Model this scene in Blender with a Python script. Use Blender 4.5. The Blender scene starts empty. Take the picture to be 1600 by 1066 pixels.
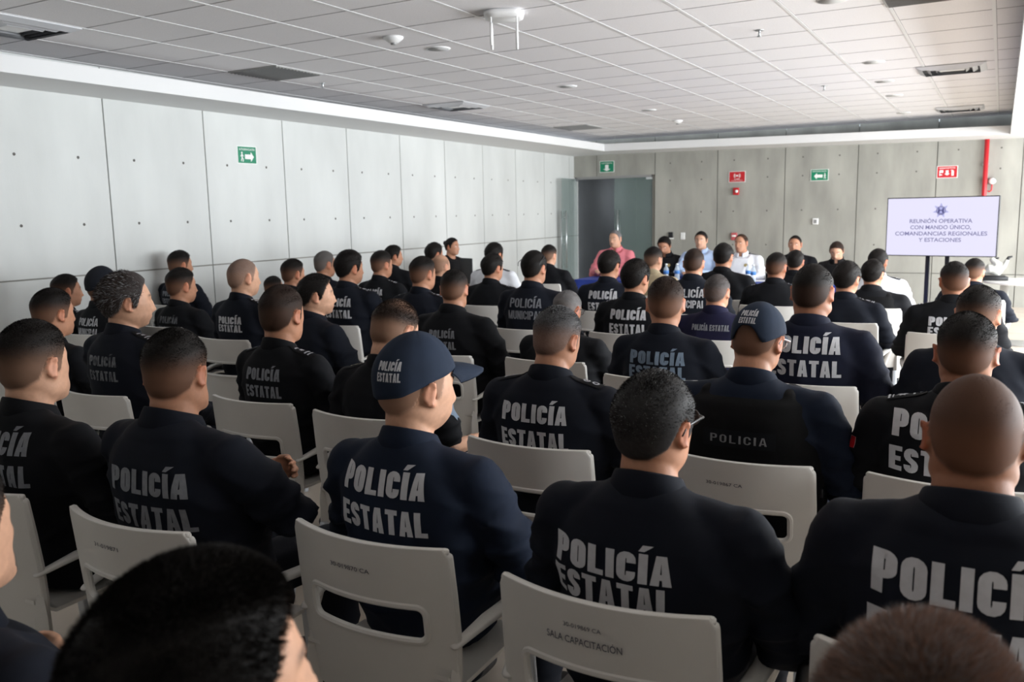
import bpy, bmesh, math, random
import numpy as np
from mathutils import Vector, Matrix
from mathutils.bvhtree import BVHTree

# ------------------------------------------------------------------ camera, daylight, exposure
SC = bpy.context.scene
COL = SC.collection
H = 1.60                      # eye height of the photographer
F = 1343.13                   # focal length in pixels of the 1600 px frame
YAW, PIT, ROL = .5155, .1479, -.0192

def cam_axes():
    cy, sy = math.cos(YAW), math.sin(YAW)
    fw = np.array([-sy*math.cos(PIT), cy*math.cos(PIT), -math.sin(PIT)])
    r0 = np.array([cy, sy, 0.]); u0 = np.cross(r0, fw)
    r = r0*math.cos(ROL)+u0*math.sin(ROL); u = -r0*math.sin(ROL)+u0*math.cos(ROL)
    return r, u, fw
CR, CU, CF = cam_axes()
def ray(x, y): return CF+CR*(x-800)/F-CU*(y-533)/F
def at_y(x, y, Y):
    d = ray(x, y); return d*(Y/d[1])+np.array([0, 0, H])
def at_z(x, y, z):
    d = ray(x, y); return d*((z-H)/d[2])+np.array([0, 0, H])

cam_d = bpy.data.cameras.new('camera'); cam = bpy.data.objects.new('camera', cam_d); COL.objects.link(cam)
cam_d.sensor_width = 36; cam_d.lens = F/1600*36; cam_d.clip_start = .05; cam_d.clip_end = 200
M = Matrix(((CR[0], CU[0], -CF[0], 0), (CR[1], CU[1], -CF[1], 0), (CR[2], CU[2], -CF[2], H), (0, 0, 0, 1)))
cam.matrix_world = M
cam_d.dof.use_dof = True; cam_d.dof.focus_distance = 3.0; cam_d.dof.aperture_fstop = 5.0
SC.camera = cam

W = bpy.data.worlds.new('sky'); SC.world = W; W.use_nodes = True
bg = W.node_tree.nodes['Background']; bg.inputs[0].default_value = (.80, .90, 1, 1); bg.inputs[1].default_value = 1.2

def area(name, loc, rot, sx, sy, power, col):
    l = bpy.data.lights.new(name, 'AREA'); l.shape = 'RECTANGLE'; l.size = sx; l.size_y = sy; l.energy = power; l.color = col
    o = bpy.data.objects.new(name, l); COL.objects.link(o); o.location = loc; o.rotation_euler = rot
    return o
# daylight through the window wall on the right
area('daylight_side', (4.15, 8.5, 1.45), (0, math.radians(90), 0), 2.1, 13.0, 1560, (.93, .97, 1))
SC.view_settings.view_transform = 'Standard'; SC.view_settings.look = 'None'
SC.view_settings.gamma = 1; SC.view_settings.use_curve_mapping = False; SC.view_settings.exposure = 0.27
try:
    SC.cycles.use_denoising = True; SC.cycles.max_bounces = 7; SC.cycles.diffuse_bounces = 5
    SC.cycles.glossy_bounces = 3; SC.cycles.caustics_reflective = False; SC.cycles.caustics_refractive = False
except Exception: pass

# ------------------------------------------------------------------ helpers
def S(r, g, b):
    f = lambda c: (c/255/12.92) if c/255 <= .04045 else ((c/255+.055)/1.055)**2.4
    return (f(r), f(g), f(b), 1)

def mat(name, col, rough=.6, metal=0, noise=0, nscale=30, bump=0, bscale=200, spec=.5, emit=None, estr=0, attr=None, alpha=None, trans=0, stretch=None, col2=None, sheen=0):
    m = bpy.data.materials.new(name); m.use_nodes = True; nt = m.node_tree; b = nt.nodes['Principled BSDF']
    b.inputs['Base Color'].default_value = col; b.inputs['Roughness'].default_value = rough
    b.inputs['Metallic'].default_value = metal; b.inputs['Specular IOR Level'].default_value = spec
    if sheen: b.inputs['Sheen Weight'].default_value = sheen
    tc = nt.nodes.new('ShaderNodeTexCoord'); mp = nt.nodes.new('ShaderNodeMapping')
    nt.links.new(tc.outputs['Object'], mp.inputs[0])
    if stretch: mp.inputs['Scale'].default_value = stretch
    src = None
    if attr:
        a = nt.nodes.new('ShaderNodeAttribute'); a.attribute_name = attr; src = a.outputs['Color']
    if noise:
        n = nt.nodes.new('ShaderNodeTexNoise'); n.inputs['Scale'].default_value = nscale; n.inputs['Detail'].default_value = 5
        nt.links.new(mp.outputs[0], n.inputs[0])
        if col2 is not None:
            r = nt.nodes.new('ShaderNodeValToRGB'); r.color_ramp.elements[0].position = .5-noise; r.color_ramp.elements[1].position = .5+noise
            r.color_ramp.elements[0].color = col; r.color_ramp.elements[1].color = col2
            nt.links.new(n.outputs['Fac'], r.inputs[0]); nt.links.new(r.outputs[0], b.inputs['Base Color'])
        else:
            mx = nt.nodes.new('ShaderNodeMix'); mx.data_type = 'RGBA'; mx.blend_type = 'MULTIPLY'; mx.inputs[0].default_value = 1
            mr = nt.nodes.new('ShaderNodeMapRange'); mr.inputs[3].default_value = 1-noise; mr.inputs[4].default_value = 1+noise
            mr.inputs[1].default_value = .3; mr.inputs[2].default_value = .7
            nt.links.new(n.outputs['Fac'], mr.inputs[0]); nt.links.new(mr.outputs[0], mx.inputs[7])
            if src: nt.links.new(src, mx.inputs[6])
            else: mx.inputs[6].default_value = col
            nt.links.new(mx.outputs[2], b.inputs['Base Color'])
    elif src: nt.links.new(src, b.inputs['Base Color'])
    if bump:
        n2 = nt.nodes.new('ShaderNodeTexNoise'); n2.inputs['Scale'].default_value = bscale; n2.inputs['Detail'].default_value = 4
        nt.links.new(mp.outputs[0], n2.inputs[0])
        bp = nt.nodes.new('ShaderNodeBump'); bp.inputs['Strength'].default_value = bump; bp.inputs['Distance'].default_value = .002
        nt.links.new(n2.outputs['Fac'], bp.inputs['Height']); nt.links.new(bp.outputs[0], b.inputs['Normal'])
    if emit: b.inputs['Emission Color'].default_value = emit; b.inputs['Emission Strength'].default_value = estr
    if trans: b.inputs['Transmission Weight'].default_value = trans; b.inputs['IOR'].default_value = 1.3
    if alpha is not None: b.inputs['Alpha'].default_value = alpha
    return m

def mesh(name, V, Fc, smooth=True, mats=None, fm=None):
    me = bpy.data.meshes.new(name); me.from_pydata([tuple(v) for v in V], [], [tuple(f) for f in Fc]); me.update()
    if smooth: me.polygons.foreach_set('use_smooth', [True]*len(me.polygons))
    for m in (mats or []): me.materials.append(m)
    if fm is not None: me.polygons.foreach_set('material_index', fm)
    return me

def link(name, me, parent=None, m=None, loc=None, rot=None, **props):
    o = bpy.data.objects.new(name, me); COL.objects.link(o)
    if m is not None and me is not None and not me.materials: me.materials.append(m)
    if parent: o.parent = parent
    if loc is not None: o.location = loc
    if rot is not None: o.rotation_euler = rot
    for k, v in props.items(): o[k] = v
    return o

def thing(name, label, cat, loc=(0, 0, 0), rz=0, group=None):
    o = link(name, None, None, None, loc, (0, 0, rz), label=label, category=cat)
    if group: o['group'] = group
    return o

class G:                         # mesh collector
    def __init__(s): s.V = []; s.F = []; s.fm = []
    def add(s, V, Fc, mi=0):
        n = len(s.V); s.V += [tuple(v) for v in V]; s.F += [tuple(i+n for i in f) for f in Fc]; s.fm += [mi]*len(Fc); return s
    def box(s, c, d, rz=0, mi=0, taper=1, rx=0):
        x, y, z = d[0]/2, d[1]/2, d[2]/2
        P = np.array([(a*x*(taper if b2 > 0 else 1), b*y*(taper if b2 > 0 else 1), b2*z) for b2 in (-1, 1) for b in (-1, 1) for a in (-1, 1)])
        if rx: P = P@rotm('x', rx).T
        if rz: P = P@rotm('z', rz).T
        P = P+np.array(c)
        return s.add(P, [(0, 2, 3, 1), (4, 5, 7, 6), (0, 1, 5, 4), (2, 6, 7, 3), (0, 4, 6, 2), (1, 3, 7, 5)], mi)
    def tube(s, pts, rad, n=10, mi=0, flat=None, up=None):
        V, Fc = tube(pts, rad, n, flat, up); return s.add(V, Fc, mi)
    def cyl(s, c0, c1, r, n=16, mi=0, r2=None):
        V, Fc = tube([c0, c1], [r, r if r2 is None else r2], n, cap=0); return s.add(V, Fc, mi)
    def me(s, name, smooth=False, mats=None, bevel=0):
        me = mesh(name, s.V, s.F, smooth, mats, s.fm)
        if bevel:
            bm = bmesh.new(); bm.from_mesh(me)
            bmesh.ops.recalc_face_normals(bm, faces=bm.faces)
            e = [x for x in bm.edges if x.is_manifold and x.calc_face_angle(0) > .6]
            bmesh.ops.bevel(bm, geom=e, offset=bevel, segments=2, affect='EDGES', profile=.6, clamp_overlap=True)
            bm.to_mesh(me); bm.free()
            if smooth: me.polygons.foreach_set('use_smooth', [True]*len(me.polygons))
        return me

def rotm(ax, a):
    c, s = math.cos(a), math.sin(a)
    return np.array({'x': [[1, 0, 0], [0, c, -s], [0, s, c]], 'y': [[c, 0, s], [0, 1, 0], [-s, 0, c]], 'z': [[c, -s, 0], [s, c, 0], [0, 0, 1]]}[ax])

def tube(pts, rad, n=10, flat=None, up=None, cap=2):
    P = np.array(pts, float); K = len(P)
    rad = np.broadcast_to(np.array(rad, float), (K,)).copy()
    T = np.gradient(P, axis=0) if K > 2 else np.repeat((P[1]-P[0])[None], 2, 0)
    T /= np.linalg.norm(T, axis=1)[:, None]+1e-12
    ref = np.array(up if up is not None else ((0, 0, 1) if abs(T[0][2]) < .9 else (0, 1, 0)), float)
    rings = []; 
    def ring(p, t, r):
        nonlocal ref
        b = ref-t*(ref@t); b /= np.linalg.norm(b)+1e-12; ref = b
        a = np.cross(t, b); th = np.arange(n)*2*math.pi/n
        fl = flat or 1
        return p+np.outer(np.cos(th), a)*r+np.outer(np.sin(th), b)*r*fl
    if cap:
        for k in range(cap, 0, -1):
            an = k/(cap+1)*math.pi/2; rings.append(ring(P[0]-T[0]*rad[0]*math.sin(an), T[0], rad[0]*math.cos(an)))
    for i in range(K): rings.append(ring(P[i], T[i], rad[i]))
    if cap:
        for k in range(1, cap+1):
            an = k/(cap+1)*math.pi/2; rings.append(ring(P[-1]+T[-1]*rad[-1]*math.sin(an), T[-1], rad[-1]*math.cos(an)))
    V = np.concatenate(rings); R = len(rings)
    Fc = [(i*n+j, i*n+(j+1) % n, (i+1)*n+(j+1) % n, (i+1)*n+j) for i in range(R-1) for j in range(n)]
    Fc += [tuple(range(n-1, -1, -1)), tuple((R-1)*n+j for j in range(n))]
    return V, Fc

def loft(secs, n=28, e=2.4):    # secs: z, cx, cy, hx, hy
    V = []
    th = np.arange(n)*2*math.pi/n; c, s = np.cos(th), np.sin(th)
    ex = np.sign(c)*np.abs(c)**(2/e); ey = np.sign(s)*np.abs(s)**(2/e)
    for z, cx, cy, hx, hy in secs: V += [(cx+a*hx, cy+b*hy, z) for a, b in zip(ex, ey)]
    R = len(secs)
    Fc = [(i*n+j, i*n+(j+1) % n, (i+1)*n+(j+1) % n, (i+1)*n+j) for i in range(R-1) for j in range(n)]
    Fc += [tuple(range(n-1, -1, -1)), tuple((R-1)*n+j for j in range(n))]
    return V, Fc

def remesh(g, vox, smooth=3, fac=.5):
    me = g.me('tmp', True); o = bpy.data.objects.new('tmp', me); COL.objects.link(o)
    m = o.modifiers.new('r', 'REMESH'); m.mode = 'VOXEL'; m.voxel_size = vox; m.use_smooth_shade = True
    if smooth:
        s = o.modifiers.new('s', 'SMOOTH'); s.factor = fac; s.iterations = smooth
    dg = bpy.context.evaluated_depsgraph_get(); ev = o.evaluated_get(dg); em = ev.to_mesh()
    V = np.empty(len(em.vertices)*3); em.vertices.foreach_get('co', V); V = V.reshape(-1, 3)
    lt = np.empty(len(em.polygons), int); em.polygons.foreach_get('loop_total', lt)
    vi = np.empty(len(em.loops), int); em.loops.foreach_get('vertex_index', vi)
    ev.to_mesh_clear(); bpy.data.objects.remove(o); bpy.data.meshes.remove(me)
    if (lt == 4).all(): Fc = vi.reshape(-1, 4)
    else:
        st = np.concatenate([[0], np.cumsum(lt)[:-1]]); Fc = [tuple(vi[a:a+b]) for a, b in zip(st, lt)]
    return V, Fc

def fastmesh(name, V, Fq, mats, col=None, fm=None, smooth=True):
    me = bpy.data.meshes.new(name); V = np.asarray(V, np.float32)
    if isinstance(Fq, np.ndarray):
        k = Fq.shape[1]; me.vertices.add(len(V)); me.vertices.foreach_set('co', V.ravel())
        me.loops.add(Fq.size); me.loops.foreach_set('vertex_index', Fq.ravel().astype(np.int32))
        me.polygons.add(len(Fq)); me.polygons.foreach_set('loop_start', np.arange(0, Fq.size, k, dtype=np.int32))
        me.update(calc_edges=True)
    else:
        me.from_pydata([tuple(map(float, v)) for v in V], [], [tuple(map(int, f)) for f in Fq]); me.update()
    if smooth: me.polygons.foreach_set('use_smooth', [True]*len(me.polygons))
    for m in mats: me.materials.append(m)
    if fm is not None: me.polygons.foreach_set('material_index', fm)
    if col is not None:
        a = me.color_attributes.new('col', 'FLOAT_COLOR', 'POINT')
        c = np.ones((len(V), 4), np.float32); c[:, :3] = col; a.data.foreach_set('color', c.ravel())
    return me

def ss(a, b, x):
    t = np.clip((x-a)/(b-a), 0, 1); return t*t*(3-2*t)

# ------------------------------------------------------------------ materials
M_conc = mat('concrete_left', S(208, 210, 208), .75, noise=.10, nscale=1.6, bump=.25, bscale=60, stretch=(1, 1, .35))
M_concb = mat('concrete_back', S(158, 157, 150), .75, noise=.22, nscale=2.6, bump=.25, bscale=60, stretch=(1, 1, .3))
M_joint = mat('joint', S(140, 138, 132), .9)
M_hole = mat('tie_hole', S(92, 90, 86), .9)
M_plaster = mat('plaster', S(226, 226, 226), .7, bump=.1, bscale=40)
M_tile = mat('ceiling_tile', S(236, 234, 236), .85, noise=.05, nscale=120, bump=.25, bscale=300)
M_tile2 = mat('ceiling_joint', S(150, 147, 150), .8)
M_white = mat('white_paint', S(236, 236, 236), .45)
M_grey = mat('grey_metal', S(150, 150, 150), .45, .3)
M_dgrey = mat('dark_duct', S(62, 62, 64), .6)
M_floor = mat('floor', S(196, 184, 170), .38, noise=.06, nscale=3, bump=.05, bscale=80)
M_floorj = mat('floor_joint', S(140, 130, 120), .6)
M_glass = mat('door_glass', S(132, 152, 148), .08, alpha=.34, spec=.6)
M_steel = mat('brushed_steel', S(205, 208, 210), .28, .9)
M_black = mat('black_plastic', S(20, 20, 24), .35)
M_red = mat('red_paint', S(190, 30, 40), .4)
M_redp = mat('red_pull_station', S(196, 92, 96), .5)
M_green = mat('sign_green', S(0, 128, 92), .5)
M_signw = mat('sign_white', S(238, 240, 238), .5)
M_dark = mat('corridor_wall', S(112, 116, 120), .8, noise=.12, nscale=1.5)
M_alum = mat('window_frame', S(140, 142, 145), .4, .6)

def struct(name, me, m=None, **k):
    o = link(name, me, None, m, **k); o['kind'] = 'structure'; return o

LX = lambda y: -6.818-.035*(y-2.228)          # the left wall runs slightly off the grid of the ceiling
YB, ZC, ZS = 15.42, 2.924, 2.66
PAN = 1.174
# left wall : concrete panels with open joints and rows of tie holes
AL = math.atan(.035)
def wall_left():
    g = G(); L0, L1 = -5.0, YB+.2
    js = [5.005+1.132*i for i in range(-9, 10)]
    rows = [(-.05, 1.128), (1.141, 2.96)]
    g.box(((LX(L0)+LX(L1))/2-.16, (L0+L1)/2, 1.45), (.28, L1-L0, 3.0), rz=AL, mi=1)
    ys = [L0]+[y for y in js if L0 < y < L1]+[L1]
    for a, b in zip(ys[:-1], ys[1:]):
        for z0, z1 in rows:
            ym = (a+b)/2
            g.box((LX(ym)-.02, ym, (z0+z1)/2), (.04, b-a-.012, z1-z0), rz=AL, mi=0)
        for z in (2.14, 1.572, .6):
            for f in (.25, .75):
                y = a+(b-a)*f; n = np.array([math.cos(AL), math.sin(AL), 0]); p = np.array([LX(y), y, z])
                V, Fc = tube([p-n*.01, p+n*.0012], [.013, .013], 12, cap=0); g.add(V, Fc, 2)
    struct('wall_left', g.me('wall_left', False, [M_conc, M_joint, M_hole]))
wall_left()
DX0, DX1, DZ = -7.24, -5.69, 2.257
def wall_back():
    g = G(); js = [-6.801+PAN*i for i in range(0, 10)]
    X0, X1 = -7.5, 4.3
    def seg(a, b, z0, z1): g.box(((a+b)/2, YB+.02, (z0+z1)/2), (b-a-.012, .04, z1-z0), mi=0)
    xs = [X0]+js+[X1]
    g.box(((DX1+X1)/2, YB+.16, 1.3), (X1-DX1, .24, 3.2), mi=1)
    g.box(((X0+DX1)/2, YB+.16, (DZ+2.95)/2), (DX1-X0, .24, 2.95-DZ), mi=1)
    for a, b in zip(xs[:-1], xs[1:]):
        if b <= a+.02: continue
        if b <= DX1+.2:
            seg(a, min(b, DX1) if b < DX1+.05 else b, DZ, 2.96)
        elif a < DX1: 
            seg(a, b, DZ, 2.96); seg(DX1, b, -.05, DZ)
        else:
            seg(a, b, -.05, .50); seg(a, b, .511, 2.96)
        for z in (2.447, 2.135, 1.555, .965):
            for f in (.25, .75):
                x = a+(b-a)*f
                if x < DX1+.05: continue
                V, Fc = tube([(x, YB+.01, z), (x, YB-.0012, z)], [.013, .013], 12, cap=0); g.add(V, Fc, 2)
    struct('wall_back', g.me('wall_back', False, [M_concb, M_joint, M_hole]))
wall_back()
# corridor behind the glass door
g = G(); g.box((-7.45, 17.4, 1.3), (.1, 3.4, 2.7)); g.box((-5.5, 17.4, 1.3), (.1, 3.4, 2.7)); g.box((-6.5, 19.1, 1.3), (2.2, .1, 2.7)); g.box((-6.5, 17.4, 2.6), (2.2, 3.5, .1)); g.box((-6.5, 17.4, -.05), (2.2, 3.5, .1))
struct('wall_corridor', g.me('wall_corridor', False), M_dark)
area('corridor_fill', (-6.5, 17.8, 2.5), (0, 0, 0), .3, 1.2, 14, (.95, .98, 1))  # fill light added to brighten the corridor, not a real fitting
g = G(); g.box((-1.7, 5.8, -.05), (12, 19.9, .1), mi=0)
for i in range(-3, 16):
    g.box((-1.5, -3.3+i*1.2, .0004), (11, .005, .0012), mi=1)
for i in range(0, 9):
    g.box((-6.5+i*1.2, 5.5, .0004), (.005, 20, .0012), mi=1)
struct('floor', g.me('floor', False, [M_floor, M_floorj]))
# ceiling tiles 0.61 m, white bearers down the room, dark gaps across
g = G(); g.box((-3.15, 5.6, ZC+.03), (7.8, 19.4, .06), mi=0)
for i in range(-1, 13):
    x = -6.22+.61*i; g.box((x, 5.5, ZC-.001), (.022, 19, .006), mi=1); g.box((x+.0125, 5.5, ZC-.0006), (.004, 19, .0022), mi=2)
for j in range(-13, 19):
    y = 3.978+.61*j
    for i in range(-1, 12): g.box((-6.22+.61*(i+.5), y, ZC-.0008), (.582, .006, .0022), mi=2)
struct('ceiling', g.me('ceiling', False, [M_tile, M_white, M_tile2]))
# plaster soffit round the tiles, its lip standing up in front of the cove
def soffit():
    g = G(); xl, xr, yb, y0 = -6.24, .056, 14.48, -3.9
    def slab(a, b, c, d, z=ZS):    # four plan corners, soffit underside at z..z+.05
        V = [(*p, zz) for zz in (0, .05) for p in (a, b, c, d)]
        V = [(x, y, zz+zo(x, y)) for x, y, zz in V]
        g.add(V, [(3, 2, 1, 0), (4, 5, 6, 7), (0, 1, 5, 4), (1, 2, 6, 5), (2, 3, 7, 6), (3, 0, 4, 7)])
    def zo(x, y): return ZS-(.083*min(1, max(0, (x+6.24)/6.3)) if y > 14 else 0)
    slab((-7.4, y0), (xl, y0), (xl, yb), (-7.4, yb))
    slab((-7.4, yb), (xl, yb), (xl, 15.5), (-7.4, 15.5))
    slab((xl, yb), (xr, yb), (xr, 15.5), (xl, 15.5))
    slab((xr, y0), (4.1, y0), (4.1, 15.5), (xr, 15.5))
    def lip(a, b):
        a = np.array(a); b = np.array(b); d = (b-a)/np.linalg.norm(b-a); n = np.array([-d[1], d[0]])*.03; a = a-n*.15; b = b-n*.15
        V = [(p[0], p[1], zo(*p[:2])+z) for z in (0.0, .125) for p in (a, b, b+n, a+n)]
        g.add(V, [(3, 2, 1, 0), (4, 5, 6, 7), (0, 1, 5, 4), (1, 2, 6, 5), (2, 3, 7, 6), (3, 0, 4, 7)])
    lip((xl, y0), (xl, yb)); lip((xl, yb), (xr, yb)); lip((xr, yb), (xr, y0))
    g.box((2.4, 5.6, 2.84), (3.5, 19.6, .28))
    struct('trim_1', g.me('trim_1', False), M_plaster)
soffit()
# right window wall and rear wall (outside the frame, blank parts shaped to dim the near rows)
g = G(); g.box((3.95, 5.8, .2), (.2, 19.6, .5)); g.box((3.95, 5.8, 2.6), (.2, 19.6, .3))
for i in range(3, 9): g.box((3.95, -3.6+i*2.45, 1.4), (.2, .22, 2.6))
g.box((3.95, -.6, 1.4), (.2, 6.4, 2.6))  # unseen blank stretch, closed to keep daylight off the near rows
struct('wall_right', g.me('wall_right', False), M_conc)
g = G(); g.box((-1.2, -3.75, .2), (10.6, .2, .5)); g.box((-1.2, -3.75, 2.65), (10.6, .2, .6))
g.box((-1.2, -3.75, 1.4), (10.6, .2, 2.6))  # closed solid so no light reaches the near chair backs from behind
struct('wall_rear', g.me('wall_rear', False), M_conc)
g = G()
for i in range(17): g.box((3.98, -3.0+i*1.15, 1.45), (.05, .05, 2.1))
g.box((3.98, 5, .47), (.06, 17, .05)); g.box((3.98, 5, 2.43), (.06, 17, .05))
struct('window_1', g.me('window_1', False), M_alum)

# glass door : one leaf swung in along the left wall, one shut
def leaf(name, hinge, ang, w, bars, n):
    r = link(name, None, None, None, hinge, (0, 0, ang)); r['kind'] = 'structure'
    g = G(); g.box((w/2, 0, 1.12), (w-.01, .012, 2.2)); link('pane', g.me('pane', False), r, M_glass)
    g = G(); g.box((.06, 0, 2.2), (.12, .04, .05)); g.box((.06, 0, .05), (.12, .04, .06)); link('patch_fitting', g.me('fit', False), r, M_steel)
    g = G()
    for s in (-1, 1):
        g.cyl((w-.09, s*.05, .55 if n else .9), (w-.09, s*.05, 1.62), .013, 12)
        for z in (1.0, 1.5): g.cyl((w-.09, 0, z), (w-.09, s*.05, z), .008, 8)
    link('door_handle', g.me('handle', True), r, M_steel)
    return r
leaf('door_1', (-7.20, 15.38, 0), math.radians(-84), .86, 2, 1)
leaf('door_2', (-5.70, 15.49, 0), math.radians(180), .77, 2, 0)
g = G(); g.box((-6.46, YB+.03, DZ-.02), (1.52, .05, .05))
struct('door_3', g.me('door_head', False), M_grey)

# ------------------------------------------------------------------ lettering
_tc = {}
def text2d(s, bold=.0, sub=None, spacing=1.0, line=1.0):
    """flat lettering, centred, as (V[x,z], faces), caps height = .70"""
    key = (s, bold, sub, spacing, line)
    if key in _tc: return _tc[key]
    c = bpy.data.curves.new('t', 'FONT'); c.body = s; c.align_x = 'CENTER'; c.offset = bold; c.space_character = spacing; c.space_line = line
    c.resolution_u = 3; c.fill_mode = 'FRONT'
    o = bpy.data.objects.new('t', c); COL.objects.link(o)
    me = bpy.data.meshes.new_from_object(o.evaluated_get(bpy.context.evaluated_depsgraph_get()))
    bpy.data.objects.remove(o); bpy.data.curves.remove(c)
    bm = bmesh.new(); bm.from_mesh(me); bpy.data.meshes.remove(me)
    bmesh.ops.remove_doubles(bm, verts=bm.verts, dist=1e-4)
    if sub:
        xs = [v.co.x for v in bm.verts]; ys = [v.co.y for v in bm.verts]
        for k in range(int((max(xs)-min(xs))/sub)+1):
            bmesh.ops.bisect_plane(bm, geom=bm.verts[:]+bm.edges[:]+bm.faces[:], plane_co=(min(xs)+sub*(k+.5), 0, 0), plane_no=(1, 0, 0))
        for k in range(int((max(ys)-min(ys))/sub)+1):
            bmesh.ops.bisect_plane(bm, geom=bm.verts[:]+bm.edges[:]+bm.faces[:], plane_co=(0, min(ys)+sub*(k+.5), 0), plane_no=(0, 1, 0))
    bm.verts.index_update()
    V = np.array([(v.co.x, v.co.y) for v in bm.verts]); Fc = [tuple(v.index for v in f.verts) for f in bm.faces]; bm.free()
    V[:, 0] -= (V[:, 0].min()+V[:, 0].max())/2
    _tc[key] = (V, Fc); return V, Fc
def fit(s, w, h, cx=0, cz=0, bold=.02, sub=None):
    """one line scaled to width w and caps height h, base line at cz"""
    V, Fc = text2d(s, bold, sub); V = V.copy(); V[:, 0] *= w/(V[:, 0].max()-V[:, 0].min()); V[:, 1] *= h/.73
    V[:, 0] += cx; V[:, 1] += cz; return V, Fc
def poly(pts): return np.array(pts, float), [tuple(range(len(pts)))]
def star(n, R, r, cx=0, cz=0, a0=math.pi/2):
    P = [(cx+(R if i % 2 == 0 else r)*math.cos(a0+i*math.pi/n), cz+(R if i % 2 == 0 else r)*math.sin(a0+i*math.pi/n)) for i in range(2*n)]
    V = np.array([(cx, cz)]+P); return V, [(0, 1+i, 1+(i+1) % (2*n)) for i in range(2*n)]
def disc(R, cx=0, cz=0, n=20, r=0):
    if r: 
        V = [(cx+q*math.cos(i*2*math.pi/n), cz+q*math.sin(i*2*math.pi/n)) for q in (r, R) for i in range(n)]
        return np.array(V), [(i, (i+1) % n, n+(i+1) % n, n+i) for i in range(n)]
    return poly([(cx+R*math.cos(i*2*math.pi/n), cz+R*math.sin(i*2*math.pi/n)) for i in range(n)])
def rect(x0, z0, x1, z1): return poly([(x0, z0), (x1, z0), (x1, z1), (x0, z1)])

# wall signs: plate local x right, z up, facing -y
ARR = [(-.5, 0), (-.15, .34), (-.15, .16), (.5, .16), (.5, -.16), (-.15, -.16), (-.15, -.34)]
def sign(name, label, cat, loc, rz, w, h, base, marks):
    r = thing(name, label, cat, loc, rz)
    g = G(); g.box((0, 0, 0), (w, .006, h)); link('border', g.me('b', False), r, M_signw)
    g = G(); g.box((0, -.0032, 0), (w*.93, .003, h*.92)); link('panel', g.me('p', False), r, base)
    for nm, lst in marks.items():
        g = G()
        for V, Fc in lst: g.add([(x, -.0056, z) for x, z in V], Fc)
        link(nm, g.me(nm, False), r, M_signw)
    return r
def man(cx, cz, s, d=1):
    L = [disc(.09*s, cx, cz+.38*s, 10)]
    for a, b, w in (((0, .28), (0, -.05), .07), ((0, -.05), (.14*d, -.25), .045), ((.14*d, -.25), (.10*d, -.46), .04), ((0, -.05), (-.12*d, -.42), .045), ((0, .22), (.2*d, .05), .035), ((0, .22), (-.18*d, .04), .035)):
        a = np.array(a)*s+(cx, cz); b = np.array(b)*s+(cx, cz); t = b-a; n = np.array([-t[1], t[0]])/np.linalg.norm(t)*w*s
        L.append(poly([a-n, b-n, b+n, a+n]))
    return L
def arrow(cx, cz, w, h, flip=1, rot=0):
    P = np.array(ARR)*(w*flip, h)
    if rot: P = P@rotm('z', rot)[:2, :2].T
    P = P+(cx, cz)
    return P, [(0, 1, 6), (2, 3, 4, 5)]
Yf = YB-.006
sign('evacuation_sign', 'green evacuation route sign with a right arrow on the left wall', 'sign', (LX(6.70)+.008, 6.70, 2.257), -math.pi/2-AL+math.pi, .262, .184, M_green,
     {'lettering': [fit('RUTA DE EVACUACIÓN', .205, .022, 0, .047, .01)], 'running_figure': man(-.07, -.02, .11), 'arrow': [arrow(.03, -.018, .12, .15, -1)]})
sign('exit_sign', 'green exit sign with a down arrow above the glass doors', 'sign', (-6.585, Yf, 2.436), 0, .30, .212, M_green,
     {'lettering': [fit('SALIDA DE EMERGENCIA', .22, .022, 0, .055, .01)], 'arrow': [arrow(0, -.025, .12, .22, 1, math.pi/2)]})
sign('evacuation_sign', 'green evacuation route sign with a left arrow on the back wall', 'sign', (-2.707, Yf, 2.135), 0, .29, .192, M_green,
     {'lettering': [fit('RUTA DE EVACUACIÓN', .225, .024, 0, .05, .01)], 'running_figure': man(.085, -.02, .11), 'arrow': [arrow(-.02, -.018, .14, .16, 1)]})
wav = [disc(.017, 0, .0, 14)]
for s in (-1, 1):
    for R in (.032, .050):
        n = 8; a = [s*(-.7+1.4*i/n)+(0 if s > 0 else math.pi) for i in range(n+1)]
        wav.append((np.array([(q*math.cos(t), q*math.sin(t)) for q in (R, R+.009) for t in a]), [(i, i+1, n+2+i, n+1+i) for i in range(n)]))
sign('alarm_sign', 'red fire alarm sign with a ringing bell mark on the back wall', 'sign', (-4.10, Yf, 2.157), 0, .295, .19, M_red,
     {'bell_mark': [(V+(0, .018), f) for V, f in wav], 'lettering': [fit('ALARMA', .10, .018, 0, -.047, .01), fit('CONTRA INCENDIO', .2, .012, 0, -.07, .005)]})
sign('fire_equipment_sign', 'red hydrant and extinguisher sign above the screen', 'sign', (-.78, Yf, 2.11), 0, .30, .19, M_red,
     {'lettering': [fit('HIDRANTE EXTINTOR', .23, .022, 0, .05, .01)],
      'pictogram': [rect(-.11, -.06, -.1, .03), rect(-.1, -.012, -.055, .03), rect(-.1, -.05, -.07, -.035), arrow(0, -.015, .08, .12, 1, math.pi/2), rect(.062, -.06, .095, .012), rect(.07, .012, .088, .026), rect(.05, .02, .075, .03)]})
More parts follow.
